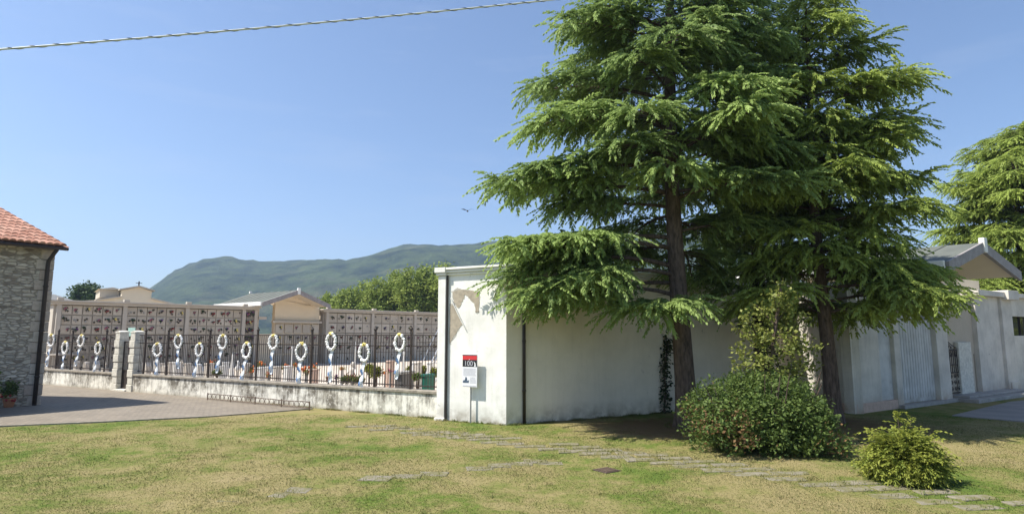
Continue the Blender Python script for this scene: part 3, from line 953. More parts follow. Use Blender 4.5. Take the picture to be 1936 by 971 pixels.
# information sign
SP = ground(889, 801.5); SP = Vector((SP.x, SP.y, 0))
sgn_p = CORNER.to_2d() + Vector(blk_xy(hit(889, 700, CORNER, BLOCK_RZ, -.15)[0], -.15))
sg = thing('information_sign', 'upright information board with red header and white text panel on a thin post', 'sign', (sgn_p.x, sgn_p.y, 0), BLOCK_RZ)
_, sz0 = hit(888, 731, sgn_p, BLOCK_RZ); _, sz1 = hit(888, 670, sgn_p, BLOCK_RZ)
sx0, _ = hit(875, 700, sgn_p, BLOCK_RZ); sx1, _ = hit(902.5, 700, sgn_p, BLOCK_RZ)
sw, sh_ = sx1 - sx0, sz1 - sz0
m = MB(); m.box(sx0, sx1, -.02, .01, sz0, sz1); m.build('board', M['print_white'], sg, bevel=.004)
m = MB(); m.box(sx0 + .005, sx1 - .005, -.024, -.0205, sz1 - .155 * sh_, sz1 - .03 * sh_); m.build('red_header', M['red'], sg)
m = MB(); m.box(sx0 + .005, sx1 - .005, -.0235, -.0205, sz1 - .37 * sh_, sz1 - .155 * sh_ - .003); m.box(sx0, sx1, -.0235, -.0205, sz1 - .028 * sh_, sz1)
m.build('black_band', M['black'], sg)
fc = bpy.data.curves.new('lettering', 'FONT'); fc.body = '100'; fc.size = .19 * sh_ * 1.15; fc.align_x = 'CENTER'; fc.extrude = .001
fc.materials.append(M['print_grey'])
fo_ = bpy.data.objects.new('lettering_curve', fc)
fo = bpy.data.objects.new('lettering', bpy.data.meshes.new_from_object(fo_)); C.objects.link(fo); fo.parent = sg
bpy.data.objects.remove(fo_)
fo.location = (sx0 + sw * .42, -.026, sz1 - .34 * sh_); fo.rotation_euler = (pi / 2, 0, 0)
m = MB()
m.prism([(sx0 + sw * .80, sz1 - .365 * sh_), (sx0 + sw * .92, sz1 - .36 * sh_), (sx0 + sw * .90, sz1 - .26 * sh_), (sx0 + sw * .78, sz1 - .2 * sh_), (sx0 + sw * .84, sz1 - .29 * sh_)], -.027, -.024)
m.build('emblem', M['print_white'], sg)
m = MB(); m.lathe([(.012, 0), (.012, .003)], (0, 0, 0), 10)
for i in range(len(m.v) - 20, len(m.v)):
    x, y, z = m.v[i]; m.v[i] = (sx0 + sw * .48 + x, -.0245 - z, sz1 - .15 * sh_ + y)
m.build('emblem', M['print_white'], sg)
m = MB()
for i in range(11):
    zz = sz1 - (.43 + i * .022) * sh_
    m.box(sx0 + .06 * sw, sx0 + sw * random.uniform(.86, .95), -.0225, -.0205, zz, zz + .008 * sh_)
for i in range(9):
    zz = sz1 - (.70 + i * .022) * sh_
    m.box(sx0 + .52 * sw, sx0 + sw * random.uniform(.86, .95), -.0225, -.0205, zz, zz + .007 * sh_)
m.box(sx0 + .04 * sw, sx0 + .95 * sw, -.0225, -.0205, sz0 + .015 * sh_, sz0 + .05 * sh_)
m.build('text_lines', M['print_grey'], sg)
m = MB()
m.prism([(sx0 + .04 * sw, sz0 + .13 * sh_), (sx0 + .44 * sw, sz0 + .13 * sh_), (sx0 + .46 * sw, sz0 + .22 * sh_), (sx0 + .35 * sw, sz0 + .19 * sh_), (sx0 + .30 * sw, sz0 + .30 * sh_), (sx0 + .22 * sw, sz0 + .31 * sh_), (sx0 + .17 * sw, sz0 + .21 * sh_), (sx0 + .04 * sw, sz0 + .20 * sh_)], -.0235, -.0205)
m.build('picture', M['print_blue'], sg)
m = MB(); m.tube([(sx0 + sw * .52, .035, -.05), (sx0 + sw * .52, .035, sz1 - .05)], .022, 10)
m.box(sx0 + sw * .3, sx0 + sw * .74, .011, .03, sz0 + .1, sz0 + .14); m.box(sx0 + sw * .3, sx0 + sw * .74, .011, .03, sz1 - .14, sz1 - .1)
m.build('post', M['zinc'], sg)

# ================================================================== BOUNDARY WALL, IRON FENCE, GATE PILLARS
FP2 = Vector((FENCE_P.x, FENCE_P.y, 0))
fx_ = lambda px, py=715: hit(px, py, FP2, FENCE_RZ)[0]
X_R = fx_(829, 760); X_G1 = fx_(243, 720); X_G0 = fx_(226, 720); X_L = fx_(20, 700)
_, ZWL = hit(500, 712, FP2, FENCE_RZ)
ZW = .80
def bwall(x0, x1, label):
    w = thing('boundary_wall', label, 'wall', FP2, FENCE_RZ)
    m = MB(); m.box(x0, x1, 0, .34, -.05, ZW - .085); m.build('wall_body', M['wall_stained'], w)
    m = MB(); x = x0
    while x < x1 - .05:
        e = min(x + 1.6, x1)
        m.box(x + .004, e - .004, -.045, .385, ZW - .083, ZW)
        x = e
    m.build('coping', M['coping'], w, bevel=.012)
bwall(X_G1 + .06, X_R, 'long stained white boundary wall between the gate pillars and the plastered building')
bwall(X_L, X_G0 - .45, 'short white boundary wall between the stone house and the gate pillars')
ZF = 2.5
def fence(x0, x1, posts, label):
    f = thing('iron_fence', label, 'fence', FP2, FENCE_RZ)
    m = MB()
    for z in (ZW + .10, 2.12, 2.46): m.box(x0, x1, .155, .185, z, z + .035)
    m.build('rails', M['iron'], f)
    m = MB(); n = int((x1 - x0) / .115)
    for i in range(n):
        x = x0 + (i + .5) * (x1 - x0) / n
        m.box(x - .007, x + .007, .1615, .1785, ZW + .05, ZF - .005 )
    m.build('bars', M['iron'], f)
    for x in posts:
        m = MB(); m.box(x - .028, x + .028, .14, .2, ZW - .01, ZF + .12)
        m.lathe([(.03, 0), (.055, .03), (.06, .06), (.03, .11), (.008, .17)], (x, .17, ZF + .12), 8)
        m.build('post', M['iron'], f)
low = [299, 378, 468, 571, 690]
fence(X_G1 + .12, X_R - .02, [fx_(p + 6, 640) for p in (262, 305, 384, 474, 577, 697, 765)], 'long dark iron railing on the wall right of the gate pillars')
fence(X_L, X_G0 - .45, [fx_(p + 4, 640) for p in (99, 126, 190)], 'short dark iron railing on the wall left of the gate pillars')

def pillar(xa, label):
    p = thing('gate_pillar', label, 'pillar', FP2, FENCE_RZ)
    m = MB(); z = 0; i = 0
    while z < 2.44:
        h = .30 if i % 2 else .34
        k = .0 if i % 2 else .025
        m.box(xa - .19 - k, xa + .19 + k, -.03 - k, .36 + k, z + .006, z + h - .006)
        z += h; i += 1
    m.build('blocks', M['stone_white'], p, bevel=.02)
    m = MB(); m.box(xa - .205, xa + .205, -.045, .375, z, z + .07)
    m.prism([(xa - .19, z + .07), (xa + .19, z + .07), (xa, z + .12)], -.03, .36)
    m.build('cap', M['stone_white'], p, bevel=.015)
pillar(fx_(217, 720), 'banded white stone pillar on the left side of the small gate')
pillar(fx_(246, 720), 'banded white stone pillar on the right side of the small gate')
gt = thing('pedestrian_gate', 'narrow dark iron gate with lower panel standing between the stone pillars', 'gate', FP2, FENCE_RZ)
ga, gb = fx_(217, 720) + .22, fx_(246, 720) - .22
m = MB()
for x in (ga, gb - .04): m.box(x, x + .04, .15, .19, .1, 2.2)
for z in (.12, .9, 2.16): m.box(ga + .04, gb - .04, .152, .188, z, z + .05)
m.build('frame', M['iron'], gt)
m = MB(); n = 8
for i in range(n):
    x = ga + .04 + (i + .5) * (gb - ga - .08) / n; m.box(x - .009, x + .009, .16, .18, .17, 2.16)
m.build('bars', M['iron'], gt)
m = MB(); m.box(ga + .04, gb - .04, .163, .176, .17, .9); m.build('lower_panel', M['iron'], gt)
m = MB(); m.box(ga - .05, gb + .05, -.12, .40, -.02, .11); tag(m.build('gate_step', M['stone_white'], bevel=.02), kind='structure')
bpy.data.objects['gate_step'].location = FP2; bpy.data.objects['gate_step'].rotation_euler = (0, 0, FENCE_RZ)

# wreaths on the railing
def make_wreath(seed):
    rg = np.random.default_rng(seed)
    w = thing('flower_wreath', '', 'wreath', group='white flower wreaths hung along the iron railing')
    m = MB()
    a, bq = .175, .265
    n = 30
    m.tube([(a * sin(2 * pi * i / n), 0, bq * cos(2 * pi * i / n)) for i in range(n + 1)], .035, 6, cap=False)
    m.build('backing_ring', M['leaf_dark'], w)
    m = MB(); y = MB()
    for i in range(26):
        t = 2 * pi * i / 26 + rg.uniform(-.05, .05)
        tgt = y if (t < .42 or t > 2 * pi - .42) else m
        for k in range(2):
            r = rg.uniform(.036, .052)
            tgt.ball((a * sin(t) + rg.uniform(-.02, .02), -.04 + rg.uniform(-.015, .015), bq * cos(t) + rg.uniform(-.02, .02)), r, 6, 4)
    m.build('white_flowers', M['petal_white'], w, smooth=True)
    y.build('yellow_flowers', M['petal_yellow'], w, smooth=True)
    Lr = rg.uniform(.85, 1.05); sway = rg.uniform(-.16, .02)
    for k, mt in ((0, 'ribbon_blue'), (1, 'ribbon_white')):
        m = MB(); st = 16
        vs = []
        for i in range(st + 1):
            t = i / st
            xc = sway * t + (.018 if k else -.018) + .022 * sin(t * 16 + k * 2)
            yc = -.03 - .03 * k + .02 * sin(t * 14 + k)
            tw = t * 9 + k * 1.3
            hw = .045 + .018 * t
            dx, dy = hw * abs(cos(tw)) + .012, .03 * sin(tw)
            zz = -bq - .01 - t * Lr
            vs += [(xc - dx, yc - dy, zz), (xc + dx, yc + dy, zz), (xc + dx, yc + dy + .004, zz), (xc - dx, yc - dy + .004, zz)]
        fs = []
        for i in range(st):
            for q in range(4):
                q2 = (q + 1) % 4
                fs.append((4 * i + q, 4 * i + q2, 4 * i + 4 + q2, 4 * i + 4 + q))
        m.add(vs, fs)
        m.build('ribbon', M[mt], w)
    return w
WP = [(98, 643, 'hanging high on the railing beside the stone house corner'), (124.5, 657, 'hanging low in front of the flat roofed tomb'), (155, 644, 'hanging high, third from the stone house'),
      (187, 658, 'hanging low just left of the gate pillars'), (299, 660.6, 'hanging low, first to the right of the gate pillars'), (338.5, 645, 'hanging high, second to the right of the gate pillars'),
      (378, 660.6, 'hanging low, third to the right of the gate pillars'), (422, 646, 'hanging high just left of the slim obelisk'), (468, 662, 'hanging low just right of the bust shaped gravestone'),
      (518, 646, 'hanging high in front of the gabled chapel'), (571, 664, 'hanging low beside the slender white column'), (628, 645, 'hanging high above the red and purple flowers'),
      (690, 666, 'hanging low between the statue monument and the yellow green bushes'), (757, 647, 'hanging high, nearest the white plastered building')]
wr = [make_wreath(100 + i) for i in range(5)]
for i, (px, py, lab) in enumerate(WP):
    o = wr[i] if i < 5 else dup(wr[(i * 2 + 1) % 5])
    x, z = hit(px, py, FP2, FENCE_RZ, .08)
    u = Vector((cos(FENCE_RZ), sin(FENCE_RZ), 0)); nn = Vector((-sin(FENCE_RZ), cos(FENCE_RZ), 0))
    o.location = FP2 + u * x + nn * .08 + Vector((0, 0, z)); o.rotation_euler = (0, R(random.uniform(-7, 7)), FENCE_RZ + R(random.uniform(0, 16)))
    s = 1.0 + random.uniform(-.08, .07); o.scale = (s * 1.1, s, s)
    o['label'] = 'white flower wreath ' + lab

# low edging fence on the paving
EP = ground(392, 757); EQ = ground(585, 775.5)
erz = atan2(EQ.y - EP.y, EQ.x - EP.x); eL = (EQ - EP).to_2d().length
ed = thing('edging_fence', 'low rusty looped edging fence standing on the paving before the boundary wall', 'fence', (EP.x, EP.y, .03), erz)
m = MB()
m.tube([(eL * k / 12, random.uniform(-.01, .01), .24 + random.uniform(-.015, .015)) for k in range(13)], .013, 6); m.tube([(0, 0, .05), (eL, 0, .05)], .013, 6)
m.build('rails', M['rust'], ed)
m = MB(); n = int(eL / .26)
for i in range(n):
    x = (i + .5) * eL / n
    m.tube([(x + .12 * cos(t), 0, (.145 + .095 * sin(t)) + random.uniform(-.004, .004)) for t in np.linspace(0, 2 * pi, 11)], .010, 5, cap=False)
m.build('loops', M['rust'], ed)
for i in range(5):
    m = MB(); x = i * eL / 4; m.box(x - .014, x + .014, -.014, .014, -.03, .27); m.build('post', M['rust'], ed)

# ================================================================== NICHE BUILDINGS AND CHAPEL AT THE BACK
NA = at(105, 600, 39); NB = at(835, 600, 62)
NP = Vector((NA.x, NA.y, 0)); NRZ = atan2(NB.y - NA.y, NB.x - NA.x)
nx_ = lambda px, py=600: hit(px, py, NP, NRZ)
ZN = nx_(300, 573)[1]
FLOWERS = []
def wing(px0, px1, pil_px, label, rows, cols):
    w = thing('niche_building', label, 'building', NP, NRZ)
    x0, x1 = nx_(px0)[0], nx_(px1)[0]
    m = MB(); m.box(x0, x1, .12, 3.4, 0, ZN - .30); m.build('wall', M['niche_gap'] if px0 > 500 else M['niche'], w)
    m = MB(); m.box(x0 - .15, x1 + .15, -.25, 3.6, ZN - .28, ZN - .12); m.box(x0 - .25, x1 + .25, -.38, 3.7, ZN - .118, ZN)
    m.build('cornice', M['niche'], w, bevel=.015)
    px = [nx_(p)[0] for p in pil_px]
    for x in px:
        m = MB(); m.box(x - .13, x + .13, -.16, .118, 0, ZN - .283); m.box(x - .17, x + .17, -.40, -.1, ZN + .003, ZN + .16)
        m.build('pilaster', M['niche'], w, bevel=.015)
    for a, c in zip(px[:-1], px[1:]):
        m = MB(); a_, c_ = a + .14, c - .14
        cw = (c_ - a_) / cols; rh = (ZN - .32) / rows
        for r in range(rows):
            for k in range(cols):
                m.box(a_ + k * cw + .03, a_ + (k + 1) * cw - .03, .0 + random.uniform(0, .02), .117, r * rh + .035, (r + 1) * rh - .035)
                if r >= 1 and a < nx_(845)[0] and random.random() < .9:
                    FLOWERS.append((a_ + k * cw + cw * random.uniform(.25, .75), -.05, r * rh + rh * random.uniform(.35, .6), cw))
                    if random.random() < .4: FLOWERS.append((a_ + k * cw + cw * random.uniform(.15, .85), -.03, r * rh + rh * random.uniform(.3, .6), -.5))
                for q in range(random.choice((1, 2, 2, 3))):
                    px_, pz_ = a_ + k * cw + cw * random.uniform(.2, .8), r * rh + rh * random.uniform(.25, .75)
                    m.box(px_ - .045, px_ + .045, -.03, -.002, pz_ - .06, pz_ + .06, random.choice((1, 1, 2)))
        m.build('niche_slabs', [M['niche_slab'], M['petal_dark'], M['stone_grey']], w)
wing(100, 484, [110, 235, 353, 460, 483], 'left wing of burial niche wall with rows of square stone fronts and flower bunches', 7, 6)
wing(612, 1000, [618, 704, 784, 862, 932, 998], 'right wing of burial niche wall behind the plastered building', 5, 5)

ch = thing('cemetery_chapel', 'small gabled chapel with grey roof between the two burial niche wings', 'chapel', NP, NRZ)
c0, c1 = nx_(484)[0] + .26, nx_(612)[0] - .26
cm = nx_(545)[0]
m = MB()
xa = nx_(523, 590)[0]
m.box(xa, c1, .3, .75, 0, ZN + .25); m.build('wall', M['beige'], ch)
m = MB(); m.box(c0, nx_(492, 590)[0], .2, 4.0, 0, ZN - .02); m.box(c0, c1 , .31, .5, 0, 2.55); m.build('side_wall', M['beige'], ch)
m = MB(); m.box(xa - .3, c1 + .05, -.12, .29, 3.45, 3.62); m.box(c0 - .1, nx_(503, 600)[0], -.14, .19, 3.70, 3.92)
m.build('ledge', M['niche'], ch, bevel=.01)
m = MB()
for k in range(5):
    for r in range(4):
        wdt = (c1 - xa) / 5
        m.box(xa + k * wdt + .06, xa + (k + 1) * wdt - .06, .18, .295, .1 + r * .84, .1 + r * .84 + .74)
        if r > 0 and random.random() < .7: FLOWERS.append((xa + k * wdt + wdt * random.uniform(.3, .7), .12, .5 + r * .84, 1))
m.build('niche_slabs', M['niche_slab'], ch)
ZA = nx_(546, 553)[1]; gl = nx_(488, 576)[0]; gr_ = nx_(606, 584)[0]; ZEv = nx_(488, 576)[1]
gl = cm - (gr_ - cm) * 1.02
def gable_roof(root, xl_, xm, xr, ze, za, y0, y1, skew=0.0, th=.14, mats=None):
    sh = lambda y: skew * (y - y0)
    m = MB()
    for (xa_, za_, xb_, zb_) in ((xl_, ze, xm, za), (xm, za, xr, ze)):
        v = [(xa_ + sh(y0), y0, za_), (xb_ + sh(y0), y0, zb_), (xb_ + sh(y1), y1, zb_), (xa_ + sh(y1), y1, za_)]
        v += [(x, y, z + th) for x, y, z in v]
        m.add(v, [(3, 2, 1, 0), (4, 5, 6, 7), (0, 1, 5, 4), (1, 2, 6, 5), (2, 3, 7, 6), (3, 0, 4, 7)])
    # standing seams
    n = 7
    for i in range(1, n):
        y = y0 + (y1 - y0) * i / n
        for (xa_, za_, xb_, zb_) in ((xl_, ze, xm, za), (xm, za, xr, ze)):
            m.tube([(xa_ + sh(y), y, za_ + th + .012), (xb_ + sh(y), y, zb_ + th + .012)], .022, 4)
    m.build('roof', M['roof_sheet'], root)
    m = MB()
    for s_, (xa_, za_, xb_, zb_) in ((1, (xl_, ze, xm, za)), (-1, (xr, ze, xm, za))):
        for (dz0, dz1, yy0, yy1) in ((-.20, th + .02, -.09, -.003), (-.12, -.002, -.003, .10)):
            v = [(xa_ + sh(y0), y0 + yy0, za_ + dz0), (xb_, y0 + yy0, zb_ + dz0), (xb_, y0 + yy0, zb_ + dz1), (xa_ + sh(y0), y0 + yy0, za_ + dz1)]
            v += [(x, y0 + yy1, z) for x, y, z in v]
            m.add(v, [(0, 1, 2, 3), (7, 6, 5, 4), (0, 4, 5, 1), (1, 5, 6, 2), (2, 6, 7, 3), (3, 7, 4, 0)])
    m.build('barge_boards', M['roof_edge'], root)
    m = MB(); m.box(xm - .12, xm + .12, y0 - .14, y0 + .05, za - .22, za + th + .16); m.build('ridge_ornament', M['white_paint'], root, bevel=.02)
    m = MB(); m.box(xm + sh(y1) - .1, xm + sh(y1) + .1, y1 - .1, y1 + .1, za + .15, za + th + .2); m.build('ridge_ornament', M['white_paint'], root, bevel=.02)
    m = MB()
    v = [(xl_ - .14 + sh(y0), y0 + .02, ze - .12), (xl_ - .004 + sh(y0), y0 + .02, ze - .12), (xl_ - .004 + sh(y1), y1, ze - .12), (xl_ - .14 + sh(y1), y1, ze - .12)]
    v += [(x, y, ze + th + .05) for x, y, z in v]
    m.add(v, [(3, 2, 1, 0), (4, 5, 6, 7), (0, 1, 5, 4), (1, 2, 6, 5), (2, 3, 7, 6), (3, 0, 4, 7)])
    m.build('eave_gutter', M['white_paint'], root, bevel=.015)
    m = MB()     # soffit
    for (xa_, za_, xb_, zb_) in ((xl_, ze, xm, za), (xm, za, xr, ze)):
        v = [(xa_ + sh(y0), y0 + .11, za_ - .03), (xb_ + sh(y0), y0 + .11, zb_ - .03), (xb_ + sh(y1), y1, zb_ - .03), (xa_ + sh(y1), y1, za_ - .03)]
        v += [(x, y, z + .026) for x, y, z in v]
        m.add(v, [(3, 2, 1, 0), (4, 5, 6, 7), (0, 1, 5, 4), (1, 2, 6, 5), (2, 3, 7, 6), (3, 0, 4, 7)])
    m.build('soffit', M['beige'], root)
gable_roof(ch, gl, cm, gr_, ZEv, ZA, -1.6, 5.6, skew=-.12)
m = MB(); zx_ = ZEv + (ZA - ZEv) * (xa - gl) / (cm - gl)
m.prism([(xa, ZN + .2), (c1, ZN + .2), (c1, ZEv + (ZA - ZEv) * (gr_ - c1) / (gr_ - cm) - .08), (cm, ZA - .1), (xa, zx_ - .1)], .32, .5)
m.build('gable_wall', M['beige'], ch)

# flower bunches on the niche fronts
def bunch_proto(mat, name, seed, n=7, r=.10):
    rg = np.random.default_rng(seed)
    t = thing('flower_bunch', name, 'flowers', group='small flower bunches fixed to the burial niche fronts')
    m = MB(); m.lathe([(.03, -.16), (.045, -.06), (.05, 0)], (0, 0, 0), 7); m.build('vase', M['granite'], t)
    m = MB(); lf = MB()
    for i in range(n):
        c = (rg.uniform(-.11, .11), rg.uniform(-.08, .02), .07 + rg.uniform(-.04, .10))
        (m if i % 3 else lf).ball(c, rg.uniform(.05, .085), 5, 3)
    m.build('blooms', mat, t); lf.build('leaves', M['leaf_dark'], t)
    return t
protos = [bunch_proto(M[k], l, 7 + i) for i, (k, l) in enumerate((('petal_red', 'small bunch of dark red flowers in a vase on a burial niche front'), ('petal_dark', 'small dried dark flower bunch in a vase on a burial niche front'),
          ('leaf_dark', 'small bunch of dark green foliage in a vase on a burial niche front'), ('petal_pink', 'small bunch of pink flowers in a vase on a burial niche front'),
          ('petal_purple', 'small bunch of purple flowers in a vase on a burial niche front'), ('petal_yellow', 'small bunch of yellow flowers in a vase on a burial niche front'))) ]
used = set(); un = Vector((cos(NRZ), sin(NRZ), 0)); vn = Vector((-sin(NRZ), cos(NRZ), 0))
for (x, y, z, k) in FLOWERS:
    i = random.choices(range(6), (4, 2, 3, 4, 3, 3))[0]
    if k < 0: i = random.choice((1, 2))
    o = protos[i] if i not in used else dup(protos[i])
    used.add(i)
    o.location = NP + un * x + vn * y + Vector((0, 0, z)); o.rotation_euler = (0, 0, NRZ)
    s = random.uniform(.55, .95) if k > 0 else .42
    o.scale = (s, s, s)

# small white gabled roof at the far left
wg = thing('white_shed', 'small white gabled building peeping out beside the stone house corner', 'building', at(98, 600, 47), R(30))
wg.location.z = 0
zt_ = at(98, 556, 47).z
m = MB(); m.box(-1.1, 1.1, 0, 3, 0, zt_ - .5); m.build('wall', M['white_paint'], wg)
m = MB(); m.prism([(-1.25, zt_ - .5), (1.25, zt_ - .5), (1.25, zt_ - .42), (0, zt_), (-1.25, zt_ - .42)], -.2, 3.2); m.build('roof', M['white_paint'], wg)

# church facade far behind
cp = at(250, 600, 78); cp.z = 0
cu = thing('distant_church', 'pale church front with stepped gable and cross above the niche wall', 'church', cp, R(38))
zz = lambda py: at(250, py, 78).z
xx = lambda px: (px - 250) / F * 78 * 1.15
m = MB(); m.prism([(xx(168), 0), (xx(305), 0), (xx(303), zz(572)), (xx(275), zz(564)), (xx(275), zz(549)), (xx(256), zz(542)), (xx(233), zz(549)), (xx(233), zz(562)), (xx(205), zz(568)), (xx(170), zz(572))], 0, 9)
m.build('facade', M['beige'], cu)
m = MB()
m.prism([(xx(229), zz(549)), (xx(256), zz(542)), (xx(279), zz(549)), (xx(279), zz(547)), (xx(256), zz(539.5)), (xx(229), zz(547))], -.5, 9.3)
m.prism([(xx(198), zz(570)), (xx(233), zz(562)), (xx(233), zz(560)), (xx(198), zz(567.5))], -.4, 9.2)
m.prism([(xx(275), zz(564)), (xx(310), zz(574)), (xx(310), zz(571.5)), (xx(275), zz(561.5))], -.4, 9.2)
m.build('roof_edges', M['niche'], cu)
m = MB(); m.box(xx(205), xx(232), 2, 9, zz(562), zz(547)); m.prism([(xx(202), zz(547)), (xx(236), zz(547)), (xx(222), zz(543))], 1.5, 9.5); m.build('side_tower', M['niche'], cu)
m = MB(); m.box(xx(256) - .07, xx(256) + .07, .1, .25, zz(540), zz(531)); m.box(xx(256) - .35, xx(256) + .35, .1, .25, zz(535), zz(534)); m.build('cross', M['iron'], cu)

# ================================================================== GRAVES
def gpos(px, d):
    """ground point seen in column px, d metres behind the fence line"""
    x, _ = hit(px, 690, FP2, FENCE_RZ, d)
    return Vector((*wallpt(x, d), 0))
def gtop(px, py, P): return at(px, py, P.y).z
GR = 'gravestones and monuments behind the railing'
def stone(px, top, wpx, d, kind, mat, label, dep=.22):
    P = gpos(px, d)
    h = gtop(px, top, P); w = wpx / F * P.y * 1.05
    t = thing('gravestone', label, 'gravestone', P, FENCE_RZ + R(6), GR)
    m = MB()
    m.box(-w * .65, w * .65, -dep, dep, 0, .22); m.build('plinth', M['stone_grey'], t, bevel=.01)
    m = MB()
    if kind == 'round':
        pts = [(-w / 2, .22), (w / 2, .22)] + [(w / 2 * cos(a), h - w / 2 + w / 2 * sin(a)) for a in np.linspace(0, pi, 9)]
        m.prism(pts, -dep * .5, dep * .5)
    elif kind == 'block':
        m.box(-w / 2, w / 2, -dep * .7, dep * .7, .22, h - .06); m.box(-w * .56, w * .56, -dep * .8, dep * .8, h - .058, h)
    elif kind == 'peak':
        m.prism([(-w / 2, .22), (w / 2, .22), (w / 2, h - .22), (0, h), (-w / 2, h - .22)], -dep * .6, dep * .6)
    elif kind == 'step':
        m.box(-w / 2, 0, -dep * .6, dep * .6, .22, h); m.box(.003, w / 2, -dep * .6, dep * .6, .22, h - .2)
    elif kind == 'cross':
        m.box(-w / 2, w / 2, -dep * .6, dep * .6, .22, h - .34); m.box(-.035, .035, -.035, .035, h - .338, h); m.box(-.12, .12, -.034, .034, h - .16, h - .09)
    m.build('slab', mat, t, bevel=.012)
    return t
hs, mb_, pk = M['headstone'], M['marble'], M['pink_stone']
for a in [
    (145, 682, 8, 3, 'round', hs, 'round topped pale gravestone under the third wreath from the stone house'),
    (163, 683, 9, 3.4, 'round', hs, 'wide round topped gravestone between the third and fourth wreaths'),
    (182, 681, 6, 2.6, 'peak', mb_, 'white peaked gravestone below the low wreath left of the gate'),
    (199, 683, 8, 2.8, 'cross', hs, 'pale gravestone with small cross just left of the gate pillar'),
    (279, 684, 9, 3, 'peak', hs, 'peaked pale gravestone just right of the gate pillars'),
    (297, 681, 8, 3.4, 'step', mb_, 'white stepped gravestone directly under the first wreath right of the gate'),
    (304, 686, 6, 4, 'block', hs, 'narrow block gravestone beside the first wreath right of the gate'),
    (312, 690, 10, 2.6, 'round', hs, 'low broad round gravestone between the first two wreaths right of the gate'),
    (323, 684, 9, 4, 'block', hs, 'block gravestone with flat cap left of the second wreath right of the gate'),
    (334, 684, 8, 3, 'block', mb_, 'white block gravestone under the second wreath right of the gate'),
    (343, 680, 7, 4.6, 'cross', hs, 'gravestone with small cross right of the second wreath from the gate'),
    (355, 686, 6, 3, 'block', hs, 'slim block gravestone left of the third wreath from the gate'),
    (362, 690, 10, 3.6, 'peak', hs, 'broad low peaked gravestone left of the third wreath from the gate'),
    (375, 687, 9, 3, 'round', mb_, 'white round gravestone under the third wreath from the gate'),
    (384, 692, 7, 3.6, 'peak', mb_, 'small white peaked gravestone right of the third wreath from the gate'),
    (396, 686, 12, 3.2, 'block', hs, 'wide block gravestone with orange flowers midway between two wreaths'),
    (419, 691, 5, 3, 'block', mb_, 'small white marker stone left under the ribbon of the wreath by the obelisk'),
    (427, 684, 5, 3.6, 'block', mb_, 'slim upright white stone right under the ribbon of the wreath by the obelisk'),
    (466, 686, 8, 2.8, 'block', hs, 'pale block gravestone under the low wreath left of the chapel'),
    (492, 694, 14, 2.8, 'block', mb_, 'broad white gravestone topped with orange flowers left of the chapel wreath'),
    (506, 692, 9, 4.5, 'round', hs, 'round gravestone directly below the wreath before the chapel'),
    (524, 692, 9, 3, 'block', hs, 'block gravestone right of the ribbon before the chapel'),
    (545, 691, 10, 2.8, 'block', mb_, 'white pillar gravestone at the foot of the slender white column'),
    (594, 697, 10, 2.6, 'block', pk, 'pinkish pillar gravestone topped with orange flowers'),
    (738, 681, 9, 3.4, 'block', pk, 'tall pinkish gravestone right of the yellow green bushes'),
    (784, 684, 6, 5, 'block', mb_, 'white upright slab, left one of a close pair near the plastered building'),
    (791, 684, 6, 5, 'block', hs, 'cream upright slab, right one of a close pair near the plastered building'),
    (814, 684, 7, 4.5, 'block', mb_, 'white upright slab above the green bin by the plastered building'),
    ]: stone(*a)
def mon(px, top, d, label, cat, name, builder):
    P = gpos(px, d); h = gtop(px, top, P)
    t = thing(name, label, cat, P, FENCE_RZ + R(8), GR); builder(t, h, P.y / F)
def obelisk(t, h, s):
    m = MB(); m.box(-4.5 * s, 4.5 * s, -.2, .2, 0, .6); m.build('plinth', mb_, t, bevel=.01)
    m = MB(); a, c = 3.2 * s, 1.0 * s
    m.add([(-a, -a, .6), (a, -a, .6), (a, a, .6), (-a, a, .6), (-c, -c, h - .12), (c, -c, h - .12), (c, c, h - .12), (-c, c, h - .12), (0, 0, h)],
          [(3, 2, 1, 0), (0, 1, 5, 4), (1, 2, 6, 5), (2, 3, 7, 6), (3, 0, 4, 7), (4, 5, 8), (5, 6, 8), (6, 7, 8), (7, 4, 8)])
    m.build('shaft', mb_, t)
mon(438.6, 667, 3.2, 'slim white obelisk standing between two wreaths', 'obelisk', 'obelisk', obelisk)
def bust(t, h, s):
    m = MB(); m.box(-4 * s, 4 * s, -.15, .15, 0, .45); m.lathe([(3 * s, .45), (2.4 * s, .5), (2.2 * s, h - .5)], (0, 0, 0), 10); m.build('pedestal', hs, t)
    m = MB(); m.lathe([(2.5 * s, h - .5), (4.6 * s, h - .42), (4.8 * s, h - .3), (2.2 * s, h - .22), (2.6 * s, h - .12), (2.2 * s, h - .03), (.6 * s, h)], (0, 0, 0), 10); m.build('bust', mb_, t, smooth=True)
mon(450, 681, 3, 'bust shaped white monument on a pedestal right of the obelisk', 'monument', 'bust_monument', bust)
def column(t, h, s):
    m = MB(); m.box(-3.5 * s, 3.5 * s, -.14, .14, 0, .5); m.build('plinth', mb_, t)
    m = MB(); m.lathe([(2.1 * s, .5), (1.7 * s, .6), (1.4 * s, h - .16), (2.2 * s, h - .1), (2.2 * s, h)], (0, 0, 0), 10); m.build('shaft', mb_, t, smooth=False)
mon(551.7, 654, 4.5, 'slender tall white column left of a low wreath', 'column', 'grave_column', column)
def column2(t, h, s): column(t, h, s)
mon(763, 664, 3.4, 'thin white post shaped monument just right of the wreath nearest the plastered building', 'column', 'grave_column', column2)
